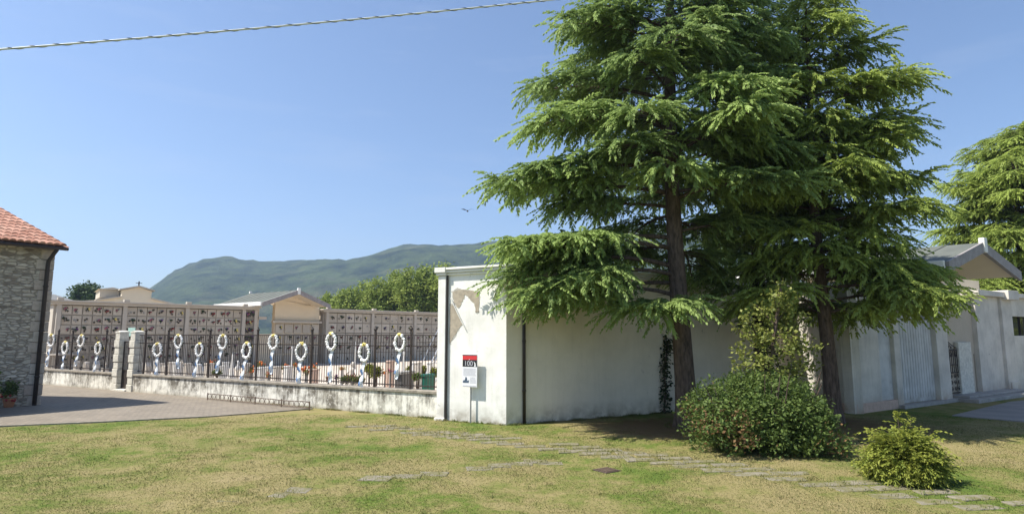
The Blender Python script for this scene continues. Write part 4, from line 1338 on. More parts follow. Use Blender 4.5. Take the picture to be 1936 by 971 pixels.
def angel(t, h, s):
    b = h - 1.9 if h > 2.2 else .9
    m = MB(); m.box(-7 * s, 7 * s, -.28, .28, 0, .25); m.box(-5 * s, 5 * s, -.22, .22, .25, b); m.box(-6 * s, 6 * s, -.26, .26, b, b + .08); m.build('pedestal', mb_, t, bevel=.012)
    m = MB()
    m.lathe([(.20, b + .08), (.17, b + .25), (.11, b + .55), (.15, b + .72), (.12, b + .82), (.05, b + .86), (.085, b + .92), (.09, b + 1.0), (.03, b + 1.07)], (0, 0, 0), 9)
    for s_ in (-1, 1): m.tube([(s_ * .12, 0, b + .75), (s_ * .24, -.08, b + .58), (s_ * .18, -.18, b + .46)], [.05, .04, .03], 6)
    m.build('statue', M['headstone'], t, smooth=True)
    m = MB(); m.tube([(.03, .1, b + .1), (.03, .1, h)], [.055, .012], 7); m.build('spire', mb_, t)
mon(667, 645, 3.6, 'white monument with a small statue and thin spire left of the low wreath', 'monument', 'statue_monument', angel)
def tomb(t, h, s):
    m = MB(); m.box(-9 * s, 9 * s, -.5, .5, 0, .12)
    m.box(-8 * s, 8 * s, -.4, .4, .12, h - .1); m.build('chest', M['granite'], t, bevel=.015)
    m = MB(); m.box(-9 * s, 9 * s, -.5, .5, h - .098, h); m.build('lid', M['stone_grey'], t, bevel=.015)
mon(765, 701, 2.8, 'dark grey chest tomb under the wreath nearest the plastered building', 'tomb', 'chest_tomb', tomb)
def canopy(t, h, s):
    m = MB()
    for x in (-1, 1):
        for y in (-.6, .6): m.box(x * 17 * s - .06, x * 17 * s + .06, y - .06, y + .06, 0, h - .22)
    m.build('posts', M['granite'], t)
    m = MB(); a, b_ = 23 * s, 1.0
    m.add([(-a, -b_, h - .22), (a, -b_, h - .22), (a, b_, h - .22), (-a, b_, h - .22), (-a, -b_, h - .12), (a, -b_, h - .12), (a, b_, h - .12), (-a, b_, h - .12), (-a * .7, 0, h + .1), (a * .7, 0, h + .1)],
          [(3, 2, 1, 0), (0, 1, 5, 4), (1, 2, 6, 5), (2, 3, 7, 6), (3, 0, 4, 7), (4, 5, 9, 8), (5, 6, 9), (6, 7, 8, 9), (7, 4, 8)])
    m.build('roof', M['headstone'], t)
    m = MB(); m.box(-14 * s, 14 * s, -.45, .45, 0, .75); m.build('tomb', M['granite'], t)
mon(119, 664, 5, 'tomb with a shallow pale roof on dark posts behind the second wreath', 'tomb', 'canopy_tomb', canopy)
def lant(t, h, s):
    m = MB(); m.box(-1.5 * s, 1.5 * s, -.05, .05, 0, h - .42); m.build('post', mb_, t)
    m = MB(); m.box(-2.4 * s, 2.4 * s, -.08, .08, h - .418, h - .05); m.prism([(-2.8 * s, h - .048), (2.8 * s, h - .048), (0, h + .06)], -.09, .09); m.build('lantern', M['white_paint'], t)
mon(267, 678, 2.4, 'small white lantern on a thin post beside the right gate pillar', 'lantern', 'grave_lantern', lant)

# mint notice panel and green bin
P = gpos(244, 6); z0, z1 = gtop(244, 635, P), gtop(244, 619, P); w = 9 / F * P.y
t = thing('notice_panel', 'pale green blank notice panel on a pole seen above the gate pillars', 'panel', P, FENCE_RZ + R(10))
m = MB(); m.box(-w, w, -.02, .02, z0, z1); m.build('panel', M['mint'], t, bevel=.005)
m = MB(); m.tube([(0, .045, 0), (0, .045, z1 - .05)], .024, 7); m.build('pole', M['zinc'], t)
P = gpos(810, 2.2); h = gtop(810, 706, P); w = 6 / F * P.y
t = thing('waste_bin', 'green plastic waste bin behind the railing beside the plastered building', 'bin', P, FENCE_RZ)
m = MB(); m.add([(-w * .85, -.2, .06), (w * .85, -.2, .06), (w * .85, .2, .06), (-w * .85, .2, .06), (-w, -.25, h - .1), (w, -.25, h - .1), (w, .25, h - .1), (-w, .25, h - .1)],
               [(3, 2, 1, 0), (4, 5, 6, 7), (0, 1, 5, 4), (1, 2, 6, 5), (2, 3, 7, 6), (3, 0, 4, 7)]); m.build('body', M['bin_green'], t, bevel=.02)
m = MB(); m.box(-w * 1.06, w * 1.06, -.28, .27, h - .098, h); m.build('lid', M['bin_green'], t, bevel=.02)
m = MB()
for x in (-1, 1): m.lathe([(.07, -.02), (.07, .02)], (x * w * .7, .2, .07), 8)
m.build('wheels', M['black'], t)

# rolling ladders for the niches
def ladder(px, d, hpx, label, wide, leanx):
    P = gpos(px, d); h = gtop(px, hpx, P)
    t = thing('rolling_ladder', label, 'ladder', P, NRZ + R(180 if leanx < 0 else 0))
    L = .55 * h
    m = MB()
    for y in (-wide / 2, wide / 2): m.tube([(0, y, .1), (L, y, h - .1)], .034, 6)
    m.build('rails', M['alu'], t)
    m = MB(); n = 12
    for i in range(n):
        u = (i + 1) / (n + 1); m.box(L * u - .07, L * u + .07, -wide / 2, wide / 2, .1 + (h - .2) * u - .012, .1 + (h - .2) * u + .012)
    m.build('treads', M['alu'], t)
    m = MB()
    for y in (-wide / 2, wide / 2):
        m.tube([(L + .35, y, .1), (L + .02, y, h - .1)], .028, 6); m.tube([(0, y, .12), (L + .35, y, .12)], .028, 6)
    m.tube([(L + .3, -wide / 2, .5), (L + .3, wide / 2, .5)], .024, 6)
    m.build('back_frame', M['alu'], t)
    m = MB()
    for y in (-wide / 2, wide / 2): m.tube([(0, y, .9), (L * .5, y, .9 + h * .5), (L, y, h + .7), (L + .04, y, h - .1)], .018, 5)
    m.build('handrails', M['alu'], t)
    m = MB()
    for x in (0, L + .35):
        for y in (-wide / 2, wide / 2): m.ball((x, y, .07), .07, 8, 6)
    m.build('castors', M['black'], t)
ladder(196, 9, 606, 'tall aluminium rolling ladder leaning up the niche wall left of the gate pillars', .6, 1)
ladder(801, 5.0, 634, 'aluminium rolling ladder with handrails close to the plastered building', .8, 1)

# flowers and small planting on the graves
def posy(px, py, d, r, mat, label, name='flower_arrangement'):
    P = gpos(px, d); zc = gtop(px, py, P)
    t = thing(name, label, 'flowers', (P.x, P.y, 0), 0, 'flowers lying on the graves')
    rg = np.random.default_rng(int(px * 7))
    m = MB(); rad = r / F * P.y
    for i in range(16):
        m.ball((rg.normal() * rad * .45, rg.normal() * rad * .4, zc + rg.normal() * rad * .35), rad * rg.uniform(.18, .32), 6, 4)
    m.build('blooms', M[mat], t, smooth=True)
    m = MB(); m.tube([(0, 0, .06), (0, 0, zc)], [rad * .5, rad * .28], 8)
    m.build('pot', M['stone_grey'], t)
    lf = leaf_cloud(rg, np.c_[rg.normal(size=(90, 2)) * rad * .5, zc - rad * .2 + rg.normal(size=90) * rad * .4], rad * .5)
    leaf_mesh('leaves', lf, np.repeat(rg.uniform(0, 1, 90), 4).reshape(-1, 4), M['bush'], t)
for a in [
    (399, 685, 3.6, 6, 'petal_orange', 'orange flowers on the wide gravestone between two wreaths'),
    (477, 698, 3, 8, 'petal_orange', 'orange flowers standing right of the low wreath near the bust'),
    (492, 688, 3.4, 7, 'petal_orange', 'orange flowers on top of the broad white gravestone'),
    (539, 693, 3.4, 8, 'petal_orange', 'orange flowers left of the slender white column'),
    (557, 689, 5, 6, 'petal_orange', 'small orange flowers right of the slender white column'),
    (580, 701, 3, 9, 'petal_orange', 'wide orange flower bed under the low wreath beside the column'),
    (594, 693, 3, 6, 'petal_orange', 'orange flowers on top of the pinkish pillar gravestone'),
    (647, 696, 6, 6, 'petal_orange', 'orange flowers left of the statue monument'),
    (622, 713, 1.6, 6, 'petal_red', 'red flowers below the high wreath left of the statue monument'),
    (637, 713, 1.8, 5, 'petal_purple', 'purple flowers right of the ribbon left of the statue monument'),
    (668, 711, 1.8, 6, 'petal_pink', 'pink flowers at the foot of the statue monument'),
    (729, 703, 3.4, 6, 'petal_orange', 'orange red flowers between the bright bush and the tall pinkish gravestone'),
    (738, 700, 2.6, 5, 'petal_pink', 'pink flowers against the tall pinkish gravestone'),
    (461, 704, 2.2, 4, 'petal_red', 'small red flowers below the wreath next to the bust'),
    (510, 706, 2.2, 6, 'petal_orange', 'low orange flowers below the wreath before the chapel'),
    ]: posy(*a)
def small_bush(px, py, d, rpx, hpx, label, mat='bush', n=45):
    P = gpos(px, d); rad = rpx / F * P.y; zc = gtop(px, py, P)
    t = thing('grave_bush', label, 'bush', P, 0, 'small bushes among the graves')
    rg = np.random.default_rng(int(px)); hz_ = hpx / F * P.y
    pts, tn = clusters(rg, n, (0, 0, zc), (rad, rad * .8, hz_), 26, rad * .16, .3)
    leaf_mesh('foliage', leaf_cloud(rg, pts, .09), np.repeat(tn, 4).reshape(-1, 4), M[mat], t)
    m = MB()
    for k in range(4): m.tube([(0, 0, .0), (rg.uniform(-.3, .3) * rad, rg.uniform(-.3, .3) * rad, zc)], [.03, .015], 5)
    m.build('stems', M['bark'], t)
small_bush(699, 696, 4.5, 9, 8, 'olive green bush behind the bright bush right of the low wreath')
small_bush(711, 703, 3.2, 13, 9, 'bright yellow green bush right of the low wreath')
small_bush(776, 700, 5.5, 7, 7, 'olive bush left of the close pair of upright slabs')
small_bush(802, 700, 6, 9, 8, 'olive bush between the pair of slabs and the green bin')
small_bush(821, 704, 4, 7, 7, 'small bush at the foot of the plastered building beside the bin')
small_bush(790, 711, 2.6, 10, 3, 'low dark green clipped plant before the pair of slabs', 'shrub')
small_bush(656, 716, 1.6, 11, 3, 'low dark green plant at the left foot of the statue monument', 'shrub')
small_bush(680, 717, 1.6, 9, 3, 'low dark green plant at the right foot of the statue monument', 'shrub')
small_bush(411, 704, 2.2, 8, 4, 'low green plant left of the wreath by the obelisk', 'shrub')

# ================================================================== TREES BEHIND
def broad_tree(px, pytop, Y, wpx, seed, mat, label, fill=1):
    rg = np.random.default_rng(seed)
    P = at(px, 600, Y); P.z = 0
    zt = at(px, pytop, Y).z; w = wpx / F * Y / 2
    t = thing('broadleaf_tree', label, 'tree', P, 0, 'trees beyond the cemetery')
    m = MB(); m.tube([(0, 0, -.1), (.1, 0, zt * .3), (0, .1, zt * .75)], [.28, .2, .05], 8)
    for k in range(7):
        a = rg.uniform(0, 6.28); zb = zt * rg.uniform(.2, .6)
        m.tube([(0, 0, zb), (cos(a) * w * .5, sin(a) * w * .5, zb + zt * .18)], [.1, .03], 5)
    m.build('trunk', M['bark'], t)
    Q, T = [], []
    h = zt * .46
    pts, tn = clusters(rg, 120 * fill, (0, 0, zt - h), (w * .95, w * .95, h), 60, .036 * zt, .35)
    pts2, tn2 = clusters(rg, 34, (0, 0, zt - h * .62), (w * .6, w * .6, h * .68), 44, .03 * zt, .85)
    pts = np.concatenate([pts, pts2]); tn = np.concatenate([tn, tn2])
    pts = pts[pts[:, 2] > .6]; tn = tn[:len(pts)]
    leaf_mesh('crown', leaf_cloud(rg, pts, .42 * Y / 95, .6), np.repeat(tn, 4).reshape(-1, 4), M[mat], t)
tl = [(622, 560, 98, 46), (652, 549, 96, 56), (686, 538, 99, 60), (716, 527, 95, 60), (748, 518, 98, 62), (776, 512, 94, 58), (806, 507, 97, 60), (838, 503, 95, 60), (872, 508, 98, 60), (905, 512, 95, 60)]
nm = ['leftmost and lowest tree of the row behind the right niche wing', 'second tree from the left in the row behind the right niche wing', 'third tree from the left in the row behind the right niche wing',
      'fourth tree from the left in the row behind the right niche wing', 'fifth tree from the left in the row, midway to the plastered building', 'sixth tree from the left in the row behind the right niche wing',
      'seventh tree from the left in the row behind the right niche wing', 'tall tree of the row directly behind the plastered building cornice', 'tree of the row hidden behind the plastered building, left one', 'tree of the row hidden behind the plastered building, right one']
for i, (px, py, Y, w) in enumerate(tl[:8]): broad_tree(px, py, Y, w * 1.25, 70 + i, 'broad', nm[i])
broad_tree(160, 540, 105, 84, 91, 'broad_dark', 'round dark tree left of the distant church', 3)

# ================================================================== GABLED ENTRANCE ON THE RIGHT
EPo = Vector((ENT_P.x, ENT_P.y, 0))
ent = thing('gabled_entrance', 'white gabled cemetery entrance with fluted wall panel and grey roof at the right', 'building', EPo, ENT_RZ)
ex = lambda px, py=690, off=0: hit(px, py, EPo, ENT_RZ, off)
ZEn = ex(1885, 562)[1]
x_a1, x_b1, x_p1, x_f1, x_q1 = ex(1664)[0], ex(1690)[0], ex(1701)[0], ex(1768)[0], ex(1793)[0]
x_g1 = ex(1851)[0]; x_r0, x_r1, x_c1 = ex(1853)[0], ex(1897)[0], ex(1916)[0]
# lit side wall, running back to the long wall
Lb = 4.2
su = Vector((-0.12, 0.99)).normalized()
# in local coordinates
loc = lambda v: (v.x * cos(ENT_RZ) + v.y * sin(ENT_RZ), -v.x * sin(ENT_RZ) + v.y * cos(ENT_RZ))
sx_, sy_ = loc(su)
def sidept(t, o=0): return (sx_ * t - sy_ * o * -1 * 0 + sx_ * 0 + (-sy_) * o, sy_ * t + sx_ * o)
m = MB()
wt = .3
def side_slab(t0, t1, z0, z1, o0=0.0, o1=-.3):
    m.slab([sidept(t0, o0), sidept(t1, o0), sidept(t1, o1), sidept(t0, o1)], z0, z1)
side_slab(.0, Lb, -.05, ZEn - .95); side_slab(.0, Lb, ZEn - .45, ZEn); side_slab(0, .8, ZEn - .948, ZEn - .452); side_slab(2.9, Lb, ZEn - .948, ZEn - .452)
m.build('side_wall', M['portico'], ent)
m = MB(); side_slab(.8, 2.9, ZEn - .946, ZEn - .454, -.06, -.2); m.build('side_window', M['brown'], ent)
m = MB(); side_slab(-.1, Lb, ZEn + .003, ZEn + .16, .14, -.4); m.build('side_cornice', M['white_paint'], ent, bevel=.01)
# front
zb = ZEn
m = MB()
m.box(-.04, .10, -.02, .30, 0, zb - .003)                                   # slim corner strip
m.box(.12, x_a1, .0, .5, .30, zb - .004)
m.build('corner_pier', M['portico'], ent)
m = MB(); m.box(.08, x_b1, -.05, .55, -.05, .298); m.build('pink_plinth', M['pink_stone'], ent, bevel=.015)
m = MB(); m.box(x_a1 + .003, x_b1, .08, .5, .30, zb - .005); m.build('skylit_tone_face', M['portico_pale'], ent)  # cooler tone puts sky light into the colour of this pier face
m = MB(); m.box(x_b1 + .003, x_p1, -.06, .5, 0, zb - .002)
m.box(x_f1, x_q1 - .16, -.12, .5, 0, zb - .30); m.box(x_q1 - .157, x_q1, -.05, .13, 0, zb - .31)
m.box(x_f1 - .08, x_q1 + .16, -.22, .5, zb - .297, zb - .12); m.box(x_f1 - .14, x_q1 + .2, -.28, .5, zb - .118, zb + .0)
m.build('pilasters', M['portico'], ent, bevel=.012)
m = MB(); n = 13
m.box(x_p1 + .003, x_f1 - .003, .06, .5, .12, zb - .006)
for i in range(n):
    x = x_p1 + .06 + (x_f1 - x_p1 - .12) * (i + .5) / n
    m.box(x - .045, x + .045, .046, .058, .25, zb - 1.1)
m.build('fluted_panel', M['portico_pale'], ent, bevel=.012)
m = MB(); m.box(x_b1 + .01, x_q1 + .05, -.25, .05, -.05, .115); m.build('base_ledge', M['step'], ent, bevel=.012)
wx0, wx1 = ex(1732, 620)[0], ex(1752, 620)[0]
m = MB(); m.box(wx0, wx1, -.0, .057, zb - 1.05, zb - .72); m.build('panel_window', M['glass_dark'], ent)
# recess with gate, stone slab, doorway
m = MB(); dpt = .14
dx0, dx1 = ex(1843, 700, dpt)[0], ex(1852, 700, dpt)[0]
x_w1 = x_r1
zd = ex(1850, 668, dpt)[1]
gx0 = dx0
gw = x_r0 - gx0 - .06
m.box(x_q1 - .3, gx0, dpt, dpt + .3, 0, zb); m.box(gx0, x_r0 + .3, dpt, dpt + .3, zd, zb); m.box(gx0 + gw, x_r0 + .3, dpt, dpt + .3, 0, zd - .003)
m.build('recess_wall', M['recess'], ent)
m = MB(); m.box(gx0 + .003, gx0 + gw - .003, dpt + .12, dpt + .2, .15, zd - .006); m.build('dark_doorway', M['dark_in'], ent)
m = MB()
for i in range(5): m.box(gx0 + .06 + i * gw / 5, gx0 + .08 + i * gw / 5, dpt + .08, dpt + .10, .15, 1.0)
m.box(gx0 + .02, gx0 + gw - .02, dpt + .08, dpt + .10, 1.003, 1.05); m.build('low_grille', M['iron'], ent)
m = MB(); a_, c_ = ex(1817, 720, .0)[0], ex(1841, 720, .0)[0]; zs = ex(1830, 646, .0)[1]
m.box(a_, c_, -.02, .13, .1, zs); m.build('stone_pier', M['stone_white'], ent, bevel=.02)
m = MB(); m.box(x_q1 - .05, x_r1 + .5, -.9, .13, -.05, .13); m.box(x_q1 + .15, x_r1 + .3, -.55, .13, .132, .22); m.build('steps', M['step'], ent, bevel=.02)
# iron gate leaf with scrolls
gate = None
g0, g1 = ex(1794, 700, .06)[0], ex(1815, 700, .06)[0]; zg = ex(1800, 660, .06)[1]
m = MB(); yg = .06
for x in (g0, g1): m.box(x - .03, x + .03, yg - .02, yg + .02, .24, zg)
for z in (.26, 1.02, 1.32, 1.9, zg - .06): m.box(g0 + .03, g1 - .03, yg - .018, yg + .018, z, z + .045)
gate = m.build('iron_gate', M['iron'], ent)
m = MB()
for i in range(1, 6):
    x = g0 + (g1 - g0) * i / 6; m.box(x - .011, x + .011, yg - .011, yg + .011, 1.06, zg - .06)
def scroll(cx, cz, r, turns=1.6, s=1):
    m.tube([(cx + s * r * (1 - k / 26) * cos(turns * 2 * pi * k / 26), yg, cz + r * (1 - k / 26) * sin(turns * 2 * pi * k / 26)) for k in range(25)], .013, 5)
for i in range(3):
    for j in range(3): scroll(g0 + (g1 - g0) * (i + .5) / 3, .42 + j * .24, .10, s=1 if (i + j) % 2 else -1)
for i in range(2): scroll(g0 + (g1 - g0) * (.3 + .4 * i), zg - .22, .13, s=1 if i else -1)
m.tube([(g0 + (g1 - g0) * k / 10, yg, zg + .32 * (1 - (k / 10)) ** 1.4 + .03) for k in range(11)], .016, 5)
scroll(g0 + .12, zg + .12, .11)
scroll(g0 + .34, zg + .07, .06, s=-1)
sc_ = m.build('scrollwork', M['iron'], gate)
# right pier and pilaster, wall beyond
m = MB(); m.box(x_r0, x_r1 - .003, -.02, .8, 0, zb - .006); m.build('right_pier', M['portico'], ent)
m = MB(); m.box(x_r1, x_c1, -.14, .6, 0, zb - .003); m.box(x_r1 + .16, x_c1 + .003 - .02, -.2, -.137, 0, .5); m.build('right_pilaster', M['portico'], ent, bevel=.012)
m = MB(); m.box(x_r0 - .25, x_r1 + .05, -.28, .9, zb, zb + .22); m.box(x_r1 + .06, x_c1 + .1, -.42, .9, zb - .1, zb + .30); m.build('entablature', M['portico'], ent, bevel=.012)
xe = x_c1 + 9
w0, w1 = ex(1917, 615, .1)[0], ex(1948, 615, .1)[0]
zw0, zw1 = ex(1930, 634, .1)[1], ex(1930, 598, .1)[1]
m = MB(); w0 = x_c1 + .12
m.box(x_c1 + .003, xe, .1, .45, 0, zw0); m.box(x_c1 + .003, xe, .1, .45, zw1, zb + .05); m.box(w1, xe, .1, .45, zw0 + .002, zw1 - .002); m.box(x_c1 + .003, w0, .1, .45, zw0 + .002, zw1 - .002)
m.build('right_wall', M['portico'], ent)
m = MB(); m.box(x_c1 + .1, xe, -.12, .6, zb + .053, zb + .24); m.build('right_cornice', M['portico'], ent, bevel=.01)
m = MB(); m.box(w0 + .003, w1 - .003, .24, .3, zw0, zw1); f_ = m.build('right_window', M['glass_dark'], ent)
m = MB()
for k in range(4):
    x = w0 + .02 + (w1 - w0 - .06) * k / 3; m.box(x, x + .035, .19, .235, zw0 + .003, zw1 - .003)
m.build('window_bars', M['iron'], f_)
# upper wall under the roof and the roof itself
E1 = at(1789, 503, 18.9); E2 = at(1927, 528, 23.4); AP = at(1857, 466, 20.9)
tl_ = lambda v: ((v.x - EPo.x) * cos(ENT_RZ) + (v.y - EPo.y) * sin(ENT_RZ), -(v.x - EPo.x) * sin(ENT_RZ) + (v.y - EPo.y) * cos(ENT_RZ))
l1, l2 = tl_(E1), tl_(E2)
yr = (l1[1] + l2[1]) / 2
zev = (E1.z + E2.z) / 2
xm_ = hit(1856, 466, EPo, ENT_RZ, yr)
m = MB(); m.box(x_b1 + .3, x_r0 + .0, .52, .8, zb - .0, zev + .0)
m.box(x_q1 + .2, x_c1 - .2, .9, 1.2, zb + .0, zev + .3); m.build('upper_wall', M['beige'], ent)
m = MB(); m.box(ex(1862, 553, .7)[0], ex(1898, 553, .7)[0], .82, .895, zb + .23, zb + .42); m.build('dark_slot', M['dark_in'], ent)
hw = (hit(1927, 528, EPo, ENT_RZ, yr)[0] - hit(1789, 503, EPo, ENT_RZ, yr)[0]) / 2
xL, xR = hit(1789, 503, EPo, ENT_RZ, yr)[0], hit(1927, 528, EPo, ENT_RZ, yr)[0]
zL = hit(1789, 503, EPo, ENT_RZ, yr)[1]
gable_roof(ent, xL, xm_[0], xR, zL, xm_[1], yr, yr + 7.0, skew=-.24)
print('entrance', 'zb', zb, 'eave', zL, 'apex', xm_, 'yr', yr, xL, xR, 'ZN', ZN, 'ZE', ZE, 'block', ZT, ZC, 'ZA', ZA, ZEv)

# ================================================================== IVY
def ivy(pts, n, spread, label, seed):
    rg = np.random.default_rng(seed)
    b0 = Vector(pts[0])
    t = thing('ivy', label, 'ivy', (b0.x, b0.y, 0))
    P = [Vector(p) - Vector((b0.x, b0.y, 0)) for p in pts]
    m = MB()
    for k in range(3): m.tube([p + Vector((rg.uniform(-.06, .06), rg.uniform(-.03, .03), 0)) for p in P], .015, 5)
    m.build('stems', M['bark'], t)
    u = rg.uniform(0, len(P) - 1.001, n); i = u.astype(int); fr = (u - i)[:, None]
    A_ = np.array([tuple(p) for p in P])
    pp = A_[i] * (1 - fr) + A_[i + 1] * fr + rg.normal(size=(n, 3)) * np.array(spread)
    pp[:, 2] = np.maximum(pp[:, 2], .03)
    leaf_mesh('foliage', leaf_cloud(rg, pp, .09, .8, -.2), np.repeat(rg.uniform(0, 1, n), 4).reshape(-1, 4), M['ivy'], t)
sp = lambda px, py, o=-.12: (lambda h: (*(CORNER.to_2d() + Vector(side_xy(h[0], o))), h[1]))(hit(px, py, CORNER, SIDE_RZ, o))
ivy([sp(1258, 782), sp(1259, 740), sp(1255, 700), sp(1262, 660), sp(1263, 640)], 650, (.10, .04, .14), 'dark dead looking ivy climbing the plastered side wall left of the near cedar trunk', 3)
ivy([(T2.x, T2.y - .18, .1), (T2.x, T2.y - .18, 1.5), (T2.x, T2.y - .16, 3.0), (T2.x - .03, T2.y - .14, 4.3)], 2200, (.26, .18, .2), 'dark ivy wrapped round the trunk of the middle cedar', 4)

# ================================================================== SHRUBS IN FRONT
def shrub():
    rg = np.random.default_rng(9)
    B0 = ground(1438, 850); B0.z = 0
    t = thing('large_shrub', 'broad dark green shrub with brown dying patches at the foot of the cedars', 'shrub', B0)
    zs = B0.y / F
    m = MB()
    for k in range(26):
        a = rg.uniform(0, 6.28); r = rg.uniform(.2, 1.0)
        ex_, ey_ = cos(a) * r * 140 * zs, sin(a) * r * .9
        m.tube([(ex_ * .35, ey_ * .35, 0), (ex_ * .7, ey_ * .7, .6), (ex_, ey_, rg.uniform(.9, 1.7))], [.03, .02, .008], 5)
    m.build('stems', M['bark'], t)
    Q, T = [], []
    lumps = [(-115, .95, 45, .45), (-75, 1.2, 55, .55), (-25, 1.35, 60, .6), (30, 1.45, 60, .65), (80, 1.25, 60, .6), (115, .95, 45, .5), (-100, .45, 60, .5), (-40, .5, 65, .55), (20, .55, 65, .55), (80, .5, 65, .55), (118, .4, 45, .45), (-60, .9, 50, .6), (50, .95, 60, .6), (0, .95, 70, .6)]
    for (dx, zc, rp, rz2) in lumps:
        for layer in range(2):
            zc *= .80; pts, tn = clusters(rg, 34, (dx * .78 * zs, (-.25 if layer else .35) - .25 * (zc < .7), zc), (rp * zs * .98, .75, rz2), 34, .085, .5)
            keep = pts[:, 2] > .02; pts, tn = pts[keep], tn[keep]
            # dead brown foliage: low, left and right flanks
            wx = pts[:, 0] / zs
            dead = np.exp(-((wx + 62) / 24) ** 2 - ((pts[:, 2] - .45) / .42) ** 2) * .95 + np.exp(-((wx - 95) / 24) ** 2 - ((pts[:, 2] - .3) / .3) ** 2) * .7 + np.exp(-((wx + 115) / 16) ** 2 - ((pts[:, 2] - .6) / .3) ** 2) * .6
            tn = tn * .55
            brown = rg.random(len(pts)) < dead * .6
            tn = np.where(brown, .75 + rg.uniform(0, .25, len(pts)), tn)
            Q.append(leaf_cloud(rg, pts, .085, .55, .25)); T.append(np.repeat(tn, 4).reshape(-1, 4))
    # upright shoots
    for k in range(60):
        x0 = rg.uniform(-104, 104) * zs; y0 = rg.uniform(-.6, .6); z0 = .98 + .32 * math.exp(-(x0 / zs / 90) ** 2)
        n = 18; u = rg.uniform(0, .40, n)
        pts = np.c_[x0 + rg.normal(size=n) * .03 + u * rg.uniform(-.3, .3), y0 + rg.normal(size=n) * .03, z0 + u]
        Q.append(leaf_cloud(rg, pts, .075, .5, .5)); T.append(np.repeat(rg.uniform(.1, .55, n), 4).reshape(-1, 4))
    leaf_mesh('foliage', np.concatenate(Q), np.concatenate(T), M['shrub'], t)
    # young tree growing through it
    B1 = ground(1455, 840); B1.z = 0
    t = thing('sapling', 'young olive green tree rising out of the broad shrub', 'tree', B1)
    zs = B1.y / F
    zt = at(1490, 545, B1.y).z
    m = MB(); Q, T = [], []
    def br(p0, p1, r):
        m.tube([p0, p1], [r, r * .4], 5)
        p0, p1 = np.array(p0), np.array(p1); L = np.linalg.norm(p1 - p0)
        n = int(190 * L)
        u = rg.uniform(.25, 1.05, n)[:, None]
        pts = p0 + (p1 - p0) * u + rg.normal(size=(n, 3)) * .12 * (1.1 - .4 * u)
        Q.append(leaf_cloud(rg, pts, .10, .6, .3)); T.append(np.repeat(rg.uniform(0, 1, n), 4).reshape(-1, 4))
    top = (35 * zs, .0, zt)
    def px2(dx, py, dy=0): return (dx * zs, dy, at(1455 + dx, py, B1.y).z)
    spine = [(0, 0, 0), px2(5, 760), px2(10, 700), px2(18, 640), px2(28, 590), px2(36, 545)]
    for a_, c_ in zip(spine[:-1], spine[1:]): m.tube([a_, c_], [.045, .035], 6)
    for i, s in enumerate([(.35, px2(-55, 690), 0), (.42, px2(-48, 660, .2), 0), (.48, px2(-40, 600, -.2), 0), (.55, px2(-35, 625, .3), 0), (.4, px2(60, 690, -.2), 0), (.5, px2(75, 650, .2), 0),
                           (.52, px2(95, 655, -.1), 0), (.6, px2(85, 600, .1), 0), (.62, px2(60, 640, -.3), 0), (.7, px2(-5, 575, .2), 0), (.72, px2(55, 570, 0), 0), (.8, px2(15, 560, -.2), 0), (.8, px2(48, 548, .2), 0),
                           (.9, px2(38, 535, 0), 0), (.6, px2(-10, 640, -.4), 0), (.5, px2(30, 660, -.5), 0), (.45, px2(-20, 680, -.4), 0), (.3, px2(20, 700, -.4), 0), (.66, px2(20, 600, .3), 0), (.3, px2(-60, 720, .0), 0), (.35, px2(100, 690, .2), 0)]):
        f = s[0] * 5; k = min(int(f), 4); a_ = np.array(spine[k]) + (np.array(spine[k + 1]) - np.array(spine[k])) * (f - k)
        br(tuple(a_), s[1], .018)
    m.build('stems', M['bark'], t)
    leaf_mesh('foliage', np.concatenate(Q), np.concatenate(T), M['sapling'], t)
shrub()

def juniper():
    rg = np.random.default_rng(14)
    B0 = ground(1712, 908); B0.z = 0
    t = thing('golden_juniper', 'small round yellow green conifer bush standing on the lawn at the right', 'bush', B0)
    s = B0.y / F
    FP, FD, FS, FT = [], [], [], []
    m = MB()
    for k in range(260):
        a = rg.uniform(0, 6.28); el = math.asin(rg.uniform(-.12, 1)) if k > 24 else rg.uniform(.9, 1.5)
        r = (51 * s) * rg.uniform(.75, 1.08) * (1.0 if el < .9 else 1.02)
        d = np.array([cos(a) * cos(el), sin(a) * cos(el), sin(el) * 1.22])
        p0 = np.array([d[0] * .05, d[1] * .05, .12]); p1 = p0 + d * r + np.array([0, 0, .05])
        if k in (1, 2, 3): p1 = np.array([[-.05, 0, 1.06], [.18, 0, 1.02], [.06, .1, .95]][k - 1]); d = np.array([0, 0, 1.0])
        if k in (4, 5, 6, 7): p1 = np.array([[-.78, -.1, .42], [-.52, 0, .78], [.50, 0, .80], [.64, -.1, .2]][k - 4]); d = p1 / np.linalg.norm(p1)
        m.tube([p0, (p0 + p1) / 2, p1], [.014, .01, .004], 4, cap=False)
        tone = rg.uniform(0, .7)
        for u in np.linspace(.35, 1, 7):
            for q in range(2):
                FP.append(p0 + (p1 - p0) * u + rg.normal(size=3) * .02)
                FD.append(d + rg.normal(size=3) * .5 + np.array([0, 0, .25])); FS.append(rg.uniform(.13, .22)); FT.append(np.clip(tone + rg.uniform(-.1, .4), 0, 1))
    m.build('stems', M['bark'], t)
    Q, T = place_fronds(rg, make_fronds(rg, 5, 5, .17, .06), np.array(FP), np.array(FD), np.array(FS), np.array(FT))
    k = Q[:, :, 2].min(1) > .005
    leaf_mesh('foliage', Q[k], T[k], M['juniper'], t)
juniper()

